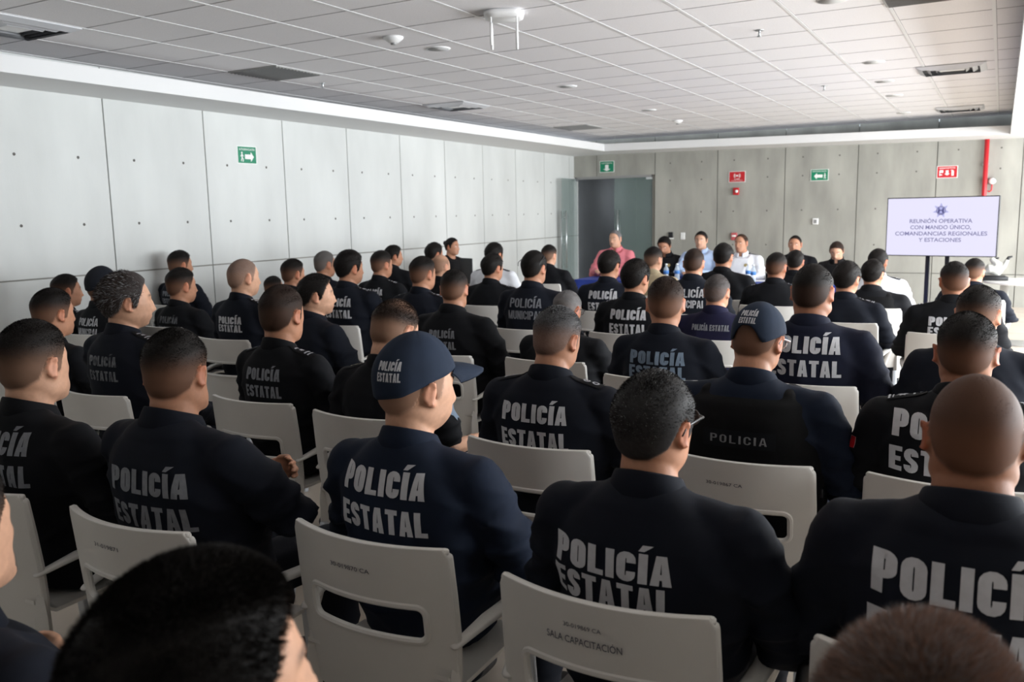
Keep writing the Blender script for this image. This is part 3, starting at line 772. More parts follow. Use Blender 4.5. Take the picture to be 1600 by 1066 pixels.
def shoe_mesh():
    out = []
    for s in (-1, 1):
        g = G()
        g.tube([(s*.14, .355, .055), (s*.143, .42, .058), (s*.148, .50, .045), (s*.150, .565, .036)], [.042, .046, .046, .038], 16, flat=.8, up=(0, 0, 1))
        g.tube([(s*.14, .38, .06), (s*.14, .385, .12)], [.045, .048], 14)
        V, Fc = remesh(g, .008, 3); V = np.array(V); V[:, 2] = np.maximum(V[:, 2], .003); out.append(fastmesh('shoe', V, Fc, []))
    return out
SHOE = shoe_mesh()
def trouser_mesh(vox=.014):
    g = G(); g.add(*loft([(.449, 0, .04, .165, .13), (.50, 0, .03, .19, .15), (.58, 0, .015, .186, .155), (.63, 0, .01, .17, .14)], 28))
    for s in (-1, 1):
        g.tube([(s*.09, .02, .53), (s*.12, .24, .535), (s*.135, .43, .51)], [.086, .084, .074], 16)
        g.tube([(s*.135, .44, .50), (s*.14, .44, .30), (s*.14, .41, .10)], [.072, .066, .066], 16)
    V, Fc = remesh(g, vox, 3); V = folds(V, Fc, 3, .008, 'lap'); V[:, 2] = np.maximum(V[:, 2], .05); return V, Fc
TROU = trouser_mesh()

def deco(bvh, V2, o, u, v, d, eps=.0022):
    """lays flat artwork on the cloth: shoots every point along d on to the garment"""
    o = np.array(o, float); u = np.array(u, float); v = np.array(v, float); d = np.array(d, float); d /= np.linalg.norm(d)
    out = []; ok = []
    for a, b in V2:
        p = o+u*a+v*b; h = bvh.ray_cast(Vector(p-d*.35), Vector(d), .8)
        if h[0] is None: out.append(p); ok.append(False)
        else: out.append(np.array(h[0])-d*eps); ok.append(True)
    return np.array(out), ok
def deco_obj(name, bvh, arts, o, u, v, d, m, parent, eps=.0022):
    g = G()
    for V2, Fc in arts:
        P, ok = deco(bvh, V2, o, u, v, d, eps); F2 = [f for f in Fc if all(ok[i] for i in f)]; g.add(P, F2)
    if not g.F: return None
    return link(name, g.me(name, True), parent, m)
def strap_art():
    return [rect(-.055, -.024, .055, .024)]
def subrect(x0, z0, x1, z1, n=8, m=3):
    V = [(x0+(x1-x0)*i/n, z0+(z1-z0)*j/m) for j in range(m+1) for i in range(n+1)]
    return np.array(V), [(j*(n+1)+i, j*(n+1)+i+1, (j+1)*(n+1)+i+1, (j+1)*(n+1)+i) for j in range(m) for i in range(n)]
RANK = {'star': [subrect(-.052, -.020, -.046, .020, 1, 4), star(7, .019, .010, -.012, 0), subrect(-.040, -.018, -.036, .018, 1, 4), subrect(.018, -.016, .024, -.002, 1, 2), subrect(.024, .002, .030, .016, 1, 2), star(5, .008, .004, .040, 0)],
        'bars': [subrect(-.048, -.018, -.040, .018, 1, 4), subrect(-.030, -.018, -.022, .018, 1, 4), star(7, .014, .007, .004, 0), subrect(.026, -.016, .034, .016, 1, 4)],
        'rings': [disc(.013, -.030, 0, 16, .007), disc(.013, .004, 0, 16, .007)],
        'rosettes': [disc(.010, -.034, 0, 12, .003), disc(.010, -.010, 0, 12, .003), disc(.010, .014, 0, 12, .003)]}

def ribbon(P, t, closed=False, ty=None):
    P = np.array(P, float); n = len(P); ty = ty or t
    if closed: T = np.roll(P, -1, 0)-np.roll(P, 1, 0)
    else: T = np.gradient(P, axis=0)
    T /= np.linalg.norm(T, axis=1)[:, None]; N = np.stack([-T[:, 1]*t/2, T[:, 0]*ty/2], 1)
    V = np.concatenate([P+N, P-N]); m = n if closed else n-1
    return V, [(i, (i+1) % n, n+(i+1) % n, n+i) for i in range(m)]
def arc(cx, cy, rx, ry, a0, a1, n=7):
    return [(cx+rx*math.cos(math.radians(a0+(a1-a0)*i/n)), cy+ry*math.sin(math.radians(a0+(a1-a0)*i/n))) for i in range(n+1)]
def glyph(c, w, t, ty):
    h = t/2; v = ty/2; W_ = w-h; r = w*.5-h; ry = min(.30, r*1.25)
    V = lambda x: ribbon([(x, 0), (x, 1)], t)
    Hb = lambda y, a=h, b=w: rect(a, y-v, b, y+v)
    if c in 'IÍ': L = [V(h)]; w = t; L += [poly([(-.02, 1.07), (t*.55, 1.07), (t+.12, 1.27), (t*.35, 1.27)])] if c == 'Í' else []; return L, w
    if c == 'L': return [V(h), Hb(v, h, w*.92)], w*.92
    if c == 'E': return [V(h), Hb(v, h, w*.95), Hb(.5, h, w*.86), Hb(1-v, h, w*.95)], w*.95
    if c == 'T': return [V(w/2), Hb(1-v, 0, w)], w
    if c == 'P': return [V(h), ribbon([(h, 1-v)]+[(W_-.13, 1-v)]+arc(W_-.13, 1-v-.11, .13, .11, 90, 0, 4)+arc(W_-.13, 1-v-.33, .13, .11, 0, -90, 4)+[(h, 1-v-.44)], t, ty=ty)], w
    if c == 'O': return [ribbon(arc(w/2, 1-v-ry, r, ry, 0, 180)[:]+arc(w/2, v+ry, r, ry, 180, 360)[:], t, True, ty)], w
    if c == 'C': return [ribbon([(W_, .64)]+arc(w/2, 1-v-ry, r, ry, 0, 180)+arc(w/2, v+ry, r, ry, 180, 360)+[(W_, .36)], t, ty=ty)], w
    if c == 'U': return [ribbon([(h, 1), (h, .6)]+arc(w/2, v+ry, r, ry, 180, 360)+[(W_, .6), (W_, 1)], t, ty=ty)], w
    if c == 'S': return [ribbon([(W_, .69)]+arc(w/2, 1-v-.16, r, .16, 0, 180)+[(h, .66), (h+.04, .575), (w/2, .5), (W_-.04, .425), (W_, .34)]+arc(w/2, v+.16, r, .16, 0, -180)+[(h, .31)], t, ty=ty)], w
    if c == 'A':
        w *= 1.06; k = .5*(w-t*.9)
        return [poly([(0, 0), (t*.95, 0), (w/2+t*.05, 1), (w/2-t*.55, 1)]), poly([(w-t*.95, 0), (w, 0), (w/2+t*.55, 1), (w/2-t*.05, 1)]), rect(w*.22, .20, w*.78, .20+ty)], w
    if c == 'N': return [V(h), V(W_), poly([(0, 1), (t, 1), (w, 0), (w-t, 0)])], w
    if c == 'M':
        w *= 1.3; return [V(h), V(w-h), poly([(0, 1), (t, 1), (w/2+t*.35, 0), (w/2-t*.35, 0)]), poly([(w-t, 1), (w, 1), (w/2+t*.35, 0), (w/2-t*.35, 0)])], w
    return [], w*.45
_bl = {}
def block(sx, W_, hh, cx=0, cz=0, t=.20, cell=.012, gap=.085):
    """heavy block capitals: width W_, height hh, base line cz"""
    key = (sx, t, gap)
    if key not in _bl:
        g = G(); x = 0
        for c in sx:
            L, w = glyph(c, .50, t, t*.82)
            for V, Fc in L: g.add([(a+x, b, 0) for a, b in V], Fc)
            x += w+gap
        x -= gap; bm = bmesh.new(); vs = [bm.verts.new(v) for v in g.V]
        for f in g.F: bm.faces.new([vs[i] for i in f])
        for k in range(int(x/.13)+1): bmesh.ops.bisect_plane(bm, geom=bm.verts[:]+bm.edges[:]+bm.faces[:], plane_co=(.13*(k+.5), 0, 0), plane_no=(1, 0, 0))
        for k in range(8): bmesh.ops.bisect_plane(bm, geom=bm.verts[:]+bm.edges[:]+bm.faces[:], plane_co=(0, .07+.15*k, 0), plane_no=(0, 1, 0))
        bm.verts.index_update(); V = np.array([(v.co.x-x/2, v.co.y) for v in bm.verts]); Fc = [tuple(v.index for v in f.verts) for f in bm.faces]; bm.free()
        _bl[key] = (V, Fc, x)
    V, Fc, x = _bl[key]; return V*(W_/x, hh)+(cx, cz), Fc
LETT = {}
def letters(kind):
    if kind not in LETT:
        L = {'PE': [('POLICÍA', .25, .067, .042), ('ESTATAL', .26, .067, -.055)], 'PEw': [('POLICÍA', .265, .062, .022), ('ESTATAL', .270, .062, -.048)],
             'PM': [('POLICÍA', .235, .062, .045), ('MUNICIPAL', .255, .058, -.035)], 'PEx': [('POLICÍA', .27, .075, .050), ('ESTATAL', .28, .075, -.055)],
             'P1L': [('POLICÍA ESTATAL', .225, .036, .055)], 'CAP': [('POLICÍA', .058, .021, .008), ('ESTATAL', .060, .021, -.018)]}[kind]
        LETT[kind] = [block(t, w, h, 0, z, .17 if kind == 'PM' else .235, gap=.07) for t, w, h, z in L]
    return LETT[kind]

PEOPLE = {}
def person(k, px, py, Y, wpx, hyaw=0, hp=0, sty='fade', hc='k', grey=0., sk='m', cl='navy', pose='thigh', sl='long', txt='PE', tm=None, by=0, bulk=1.04, fat=0.3, nk=1.05, lean=0., cap=None,
           rank=None, lod=None, eyes=False, label='', group=None, chair=True, hr=0, facing=0, epi=0, loc=None, patch=None, dzt=0, collar=True, hsc=None, tz=.90, trs=None, shoes=None, tx=0, ts=1.):
    lod = lod if lod is not None else (0 if Y < 3.3 else 1 if Y < 5.8 else 2)
    vox = (.0058, .0080, .0105)[lod]; sv = (.0095, .013, .017)[lod]
    if loc is None: T = at_y(px, py, Y)
    else: T = np.array(loc)
    t = (T-[0, 0, H])@CF; hs = hsc or float(np.clip(wpx*t/F/.187, .93, 1.12))
    ang = math.radians(facing-by)
    dz = T[2]-(1.10+.221*hs)-(.008 if cap is None else .020)+dzt
    seed = sum(ord(c) for c in k)*7+int(px)
    Rh = rotm('z', -math.radians(hyaw))@rotm('x', -math.radians(hp))@rotm('y', math.radians(hr)); piv = np.array([0, -.03, 1.10])
    def warp(P, head=None):
        P = np.array(P, float); z0 = P[:, 2].copy()
        wn = ss(1.03, 1.07, z0)*(1-ss(1.12, 1.165, z0)) if head != 1 else 0
        sc = 1+(nk-1)*wn; P[:, 0] *= sc; P[:, 1] = -.04+(P[:, 1]+.04)*sc
        w = (ss(1.07, 1.15, z0) if head is None else np.full(len(P), float(head)))[:, None]
        Q = (P-piv)*hs@Rh.T+piv; P = P*(1-w)+Q*w
        b = 1+(bulk-1)*(1-ss(1.04, 1.11, z0))*(.4+.6*ss(.45, .55, z0)) if head != 1 else 1
        P[:, 0] = P[:, 0]*b; P[:, 1] = P[:, 1]*b
        P[:, 2] += dz*(ss(.48, 1.0, z0) if head != 1 else 1)
        P[:, 1] += lean*np.maximum(z0-.5, 0) if head != 1 else lean*.65
        return P
    Vb, Fb = body_base(vox, pose, .3 if fat < .5 else .8)
    # skin tones : painted hair roots, lips, brows
    h = Vb-HC; on = ss(-.10, -.06, h[:, 2])*0+(h[:, 2] > -.13)*1.0
    sc = np.array(SK[sk][:3]); col = np.repeat(sc[None], len(Vb), 0); hcv = np.array(HCOL[hc][:3])
    hcs = hcv*(1-.5*grey)+np.array([.22, .22, .23])*.5*grey
    ear = (np.abs(h[:, 0]) > .0785)*(np.abs(h[:, 2]) < .05)
    M, M2, T_, t_ = hair_mask(h, sty); st = STY[sty][4]
    a = (hair_alpha(M2, T_, st, sty)*on*(1-ear))[:, None]
    x, y, z = h.T; fr = (y > .03)
    lip = fr*np.exp(-(x/.022)**2-((z+.074)/.009)**2)[:]; brow = fr*(np.exp(-((np.abs(x)-.031)/.017)**4-((z-.018-.1*(.03-np.abs(np.abs(x)-.03)))/.0045)**2))
    shad = fr*ss(-.05, -.075, z)*(np.abs(x) < .06)*(.12)
    col = col*(1-a)+hcs*a
    col = col*(1-lip[:, None]*.45)+np.array([.30, .10, .09])*lip[:, None]*.45
    col = col*(1-brow[:, None]*.85)+hcv*brow[:, None]*.85; col = col*(1-shad[:, None])+hcv*shad[:, None]
    col = col*np.where(ear, 1, 1)[:, None]*np.array([1, 1, 1])+ear[:, None]*np.array([.045, -.035, -.03])*(1.0)
    root = link('person', fastmesh('body', warp(Vb), Fb, [M_skin], np.clip(col, .002, 1)), None, None, label=label, category='person')
    if group: root['group'] = group
    # hair
    n, wd = ((11000, .00055), (3500, .0009), (1100, .0013))[lod]
    if sty in ('bald',): n = int(n*.5)
    if lod == 0 and wpx > 300: n, wd = 46000, .00042
    hm = hair_mesh(sty, HCOL[hc], grey, n if cap is None else n//2, seed, wd, sc, ((120, 90), (84, 60), (60, 44))[lod])
    if hm is not None: 
        hv, hf, hcl = hm
        if cap:      # nothing pokes through the crown of the cap
            zb = np.interp(np.arctan2(np.abs(hv[:, 0]), hv[:, 1]), [0, .8, 1.6, 2.4, 3.15], [.044, .036, .020, -.008, -.016])
            if cap == 'open': zb = zb+.05*(np.arctan2(np.abs(hv[:, 0]), hv[:, 1]) > 2.7)
            bad = hv[:, 2] > zb; hf = [f for f in hf if not all(bad[i] for i in f)]
        if hf:
            link('hair', fastmesh('hair', warp(hv+HC, 1), hf, [M_hair], hcl, smooth=True), root)
    if sty == 'bun':
        V, Fc = sph(20, 14); V = V*(.032, .03, .034)+(0, -.105, .045); link('bun', fastmesh('bun', warp(V+HC, 1), Fc, [M_hair], np.repeat(hcv[None], len(V), 0)), root)
    if eyes:
        for s in (-1, 1):
            V, Fc = sph(14, 10); V = V@rotm('x', -math.pi/2).T*(.0135, .0115, .0085); V = V+np.array([s*.031, .0735, -.001])
            fm = [1 if all(V[i][1] > .0735+.0098 for i in f) else 0 for f in Fc]
            link('eye', fastmesh('eye', warp(V+HC, 1), Fc, [M_eye, M_iris], None, fm), root)
    # shirt
    Vs, Fs = shirt_base(sv, pose, sl); Ws = warp(folds(Vs, Fs, seed, (.011, .012, .012)[lod], pose), 0)
    shirt = link('shirt', fastmesh('shirt', Ws, Fs, [CL[cl]]), root)
    fl = [tuple(f) for f in Fs.tolist()] if isinstance(Fs, np.ndarray) else Fs
    bvh = BVHTree.FromPolygons([tuple(v) for v in Ws], fl)
    if collar:
        N_ = 40; V = []; op = .28
        for i in range(N_+1):
            th = math.pi/2+op+(2*math.pi-2*op)*i/N_; c, s_ = math.cos(th), math.sin(th); fr_ = .5+.5*s_
            zt = 1.122-.052*fr_; zf = 1.072-.042*fr_
            for r, z_ in ((.064, 1.065-.04*fr_), (.0655, zt), (.068, zt+.0035), (.0715, zt), (.083+.008*fr_, zf), (.079+.008*fr_, zf-.004), (.069, 1.070-.04*fr_)):
                V.append((c*r, -.043+s_*r*.93, z_))
        Fc = [(i*7+j, i*7+(j+1) % 7, (i+1)*7+(j+1) % 7, (i+1)*7+j) for i in range(N_) for j in range(7)]+[(6, 5, 4, 3, 2, 1, 0), tuple(N_*7+j for j in range(7))]
        link('collar', mesh('collar', warp(V, 0), Fc), shirt, CL['capnavy' if cl == 'blue2' else cl])
    zc = tz+dz*.85; bk = bulk
    if txt:
        A = letters(txt); mt = {None: M_txw, 'w': M_txw, 'g': M_txg, 'd': M_txd, 'b': M_txb}[tm]
        deco_obj('back_lettering', bvh, A, (tx, 0, zc), (bk*ts, 0, 0), (0, 0, ts), (0, 1, 0), mt, shirt, .003)
    if patch == 'emblem':
        deco_obj('back_emblem', bvh, [disc(.05, -.01, -.06, 24, .038), star(7, .036, .018, -.01, -.06), subrect(.055, -.10, .085, -.03, 2, 4)], (0, 0, zc), (1, 0, 0), (0, 0, 1), (0, 1, 0), M_txg, shirt, .003)
    if rank:
        for s in (-1, 1):
            o = np.array([s*.135*bk, -.045, 1.03+dz]); u = np.array([-s*1., 0, .0]); v = np.array([0, 1., 0])
            st_ = deco_obj('epaulette', bvh, [subrect(-.056, -.025, .056, .025)], o, u, v, (0, 0, -1), CL['black' if cl != 'white' else 'navy'], shirt, .004)
            if st_: deco_obj('rank_mark', bvh, RANK[rank], o, u, v, (0, 0, -1), M_rank if rank != 'rosettes' else M_gold, st_, .0062)
    if patch == 'sleeve':
        for s in (1,):
            deco_obj('sleeve_patch', bvh, [star(7, .040, .028), ], (.3*s, .0, .90+dz), (0, 1, 0), (0, 0, 1), (-s, 0, 0), M_txb, shirt, .004)
    if patch in ('flag', 'flagL'):
        s = -1 if patch == 'flagL' else 1
        o = (.3*s, -.035, .90+dz)
        deco_obj('flag_patch', bvh, [subrect(-.03, -.018, .03, .018)], o, (0, 1, 0), (0, 0, 1), (-s, 0, 0), M_signw, shirt, .004)
        deco_obj('flag_stripe', bvh, [subrect(-.03, -.018, -.01, .018)], o, (0, 1, 0), (0, 0, 1), (-s, 0, 0), M_red, shirt, .0055)
        deco_obj('flag_stripe', bvh, [subrect(.01, -.018, .03, .018)], o, (0, 1, 0), (0, 0, 1), (-s, 0, 0), M_green, shirt, .0055)
    # trousers, shoes
    V, Fc = TROU; tr = link('trousers', fastmesh('trousers', V*(1+(bulk-1)*.4, 1, 1), Fc, [trs or M_trs]), root)
    for sm in (SHOE if shoes is None else [q.copy() for q in SHOE]): link('shoe', sm, root, shoes or M_shoe)
    if cap:
        V, Fc = CAPV[cap == 'open']; cm = CL['capnavy' if cap != 'black' else 'capblack']
        Vc = warp(V+HC, 1); co = link('cap', fastmesh('cap', Vc, Fc, [cm]), root)
        link('cap_bill', fastmesh('cap_bill', warp(BILL[0]+HC, 1), BILL[1], [cm]), co)
        cb = BVHTree.FromPolygons([tuple(v) for v in V], [tuple(f) for f in Fc])
        if cap in ('open', 'print'):
            zz = .042 if cap == 'print' else .062; a = 0 if cap == 'open' else -.35
            R = rotm('z', -a); g = G()
            for V2, F2 in letters('CAP'):
                P_, ok = deco(cb, V2, (0, 0, zz), R@np.array([1., 0, 0]), (0, 0, 1), R@np.array([0, 1., 0]), .0012); g.add(warp(P_+HC, 1), [f for f in F2 if all(ok[i] for i in f)])
            link('cap_lettering', g.me('cl', True), co, M_txw)
    root.location = (0, 0, 0)
    # place so that the top of the head comes to T
    top = warp(np.array([[0, -.01, .115]])+HC, 1)[0]; R = rotm('z', ang); off = R@np.array([top[0], top[1], 0])
    base = np.array([T[0], T[1], 0])-[off[0], off[1], 0]
    root.location = base; root.rotation_euler = (0, 0, ang)
    PEOPLE[k] = dict(root=root, base=base, ang=ang, warp=warp, bvh=bvh, shirt=shirt, top=top, dz=dz, hs=hs, zt=T[2])
    return root

# ------------------------------------------------------------------ chair
M_chair = mat('chair_plastic', S(222, 219, 214), .38, noise=.02, nscale=8, bump=.08, bscale=500)
M_leg = mat('chair_leg', S(206, 210, 216), .3, .35)
def rrect(x0, z0, x1, z1, r, n=6):
    P = []
    for cx, cz, a0 in ((x1-r, z1-r, 0), (x0+r, z1-r, 90), (x0+r, z0+r, 180), (x1-r, z0+r, 270)):
        for i in range(n+1): a = math.radians(a0+90*i/n); P.append((cx+r*math.cos(a), cz+r*math.sin(a)))
    return P
def bend(x, z):                # rear face of the backrest
    return -.243-.07*(z-.45)/.37*.6+.95*x*x*(.9+.1*(z-.4)/.4)-.00*z
def chair_meshes():
    out = {}
    c = bpy.data.curves.new('c', 'CURVE'); c.dimensions = '2D'; c.fill_mode = 'BOTH'; c.extrude = .004; c.bevel_depth = .003; c.bevel_resolution = 1
    hw = .238
    outer = [(-hw, .80), (-hw+.012, .822), (hw-.012, .822), (hw, .80), (hw+.003, .60), (hw-.004, .47), (hw-.03, .37), (0, .355), (-hw+.03, .37), (-hw+.004, .47), (-hw-.003, .60)]
    inner = rrect(-.176, .578, .176, .672, .024)
    def dens(P, d=.02):
        Q = []
        for (a, b) in zip(P, P[1:]+P[:1]):
            a = np.array(a); b = np.array(b); k = max(1, int(np.linalg.norm(b-a)/d))
            for i in range(k): Q.append(tuple(a+(b-a)*i/k))
        return Q
    for P in (dens(outer), dens(inner)):
        s = c.splines.new('POLY'); s.points.add(len(P)-1); s.use_cyclic_u = True
        for i, (x, z) in enumerate(P): s.points[i].co = (x, z, 0, 1)
    o = bpy.data.objects.new('c', c); COL.objects.link(o)
    me = bpy.data.meshes.new_from_object(o.evaluated_get(bpy.context.evaluated_depsgraph_get())); bpy.data.objects.remove(o)
    bm = bmesh.new(); bm.from_mesh(me); bmesh.ops.remove_doubles(bm, verts=bm.verts, dist=1e-5)
    for k in range(24):
        bmesh.ops.bisect_plane(bm, geom=bm.verts[:]+bm.edges[:]+bm.faces[:], plane_co=(-.23+.02*k, 0, 0), plane_no=(1, 0, 0))
    for k in range(10):
        bmesh.ops.bisect_plane(bm, geom=bm.verts[:]+bm.edges[:]+bm.faces[:], plane_co=(0, .38+.05*k, 0), plane_no=(0, 1, 0))
    bm.verts.index_update()
    V = [(v.co.x, bend(v.co.x, v.co.y)+v.co.z, v.co.y) for v in bm.verts]; Fc = [tuple(v.index for v in f.verts)[::-1] for f in bm.faces]; bm.free()
    g = G(); g.add(V, Fc)
    # rim of the slot, flanges along both sides and the top
    P = dens(inner, .012); P.append(P[0]); g.tube([(x, bend(x, z)-.003, z) for x, z in P+P[1:2]], .0095, 8)
    side = lambda s: [(s*(hw-.006), .80), (s*(hw-.003), .70), (s*(hw-.002), .60), (s*(hw-.007), .50), (s*(hw-.018), .42), (s*(hw-.03), .375)]
    for s in (-1, 1):
        g.tube([(x, bend(x, z)+.008, z) for x, z in side(s)], .0125, 8)
    g.tube([(x, bend(x, .815)+.006, .815) for x in np.linspace(-hw+.01, hw-.01, 24)], .0105, 8)
    # leg sockets at the rear corners
    for s in (-1, 1):
        g.tube([(s*(hw-.012), bend(hw, .5)-.004, .50), (s*(hw-.012), bend(hw, .45)-.010, .44), (s*(hw-.010), bend(hw, .4)-.014, .31)], [.014, .026, .027], 4, up=(0, 1, 0))
    # seat pan, dished, curving into the backrest
    n, m = 16, 14; V = []
    for L in (0, 1):
        for j in range(m+1):
            for i in range(n+1):
                u = -1+2*i/n; v = j/m; hwd = .225-.01*v; y = -.225+.455*v; z = .445-.018*math.exp(-((v-.45)/.35)**2)*(1-u*u)+.05*max(0, .14-v)/.14-.03*max(0, v-.9)/.1
                V.append((u*hwd, y, z-.012*L))
    k = (n+1)*(m+1); Fc = []
    for L in (0, 1):
        for j in range(m):
            for i in range(n):
                q = (L*k+j*(n+1)+i, L*k+j*(n+1)+i+1, L*k+(j+1)*(n+1)+i+1, L*k+(j+1)*(n+1)+i); Fc.append(q if L == 0 else q[::-1])
    for i in range(n): Fc.append((i+1, i, k+i, k+i+1)); a = m*(n+1)+i; Fc.append((a, a+1, k+a+1, k+a))
    for j in range(m): a = j*(n+1); Fc.append((a, a+n+1, k+a+n+1, k+a)); b = a+n; Fc.append((b+n+1, b, k+b, k+b+n+1))
    g.add(V, Fc)
    me = g.me('shell', True); 
    try: me.set_sharp_from_angle(angle=.7)
    except Exception: pass
    out['seat_shell'] = me
    for s in (-1, 1):
        g = G(); pts = [(s*(hw+.0), bend(hw, .60)+.0, .575), (s*(hw+.022), -.10, .60), (s*(hw+.034), .05, .605), (s*(hw+.036), .17, .595), (s*(hw+.030), .20, .56), (s*(hw+.0), .20, .46)]
        g.tube(pts, [.016, .024, .026, .026, .024, .018], 8, flat=.45, up=(0, 0, 1)); out['armrest', s] = g.me('armrest', True)
    g = G(); g.box((0, 0, -.17), (.030, .026, .34)); out['leg'] = g.me('leg', True, bevel=.005)
    return out
CH = chair_meshes()
def chair(x, y, rz, label, group=None, num=None):
    r = thing('armchair', label, 'chair', (x, y, 0), rz, group)
    link('seat_shell', CH['seat_shell'], r, M_chair)
    for s in (-1, 1): link('armrest', CH['armrest', s], r, M_chair)
    for sx in (-1, 1):
        for sy in (-1, 1):
            top = Vector((sx*.213, -.225 if sy < 0 else .19, .345 if sy < 0 else .44)); bot = Vector((sx*(.222), -.285 if sy < 0 else .225, 0.0))
            d = top-bot; l = link('leg', CH['leg'], r, M_leg); l.location = top
            q = d.to_track_quat('Z', 'Y'); l.rotation_mode = 'QUATERNION'; l.rotation_quaternion = q; l.scale = (1, 1, d.length/.34)
    if num:
        g = G()
        for i, (s, w, h, z) in enumerate(num):
            V, Fc = fit(s, w, h, -.02, z, 0, .2); g.add([(x_, bend(x_, z_)-.0092, z_) for x_, z_ in V], Fc)
        link('inventory_number', g.me('num', False), r, M_nail)
    return r


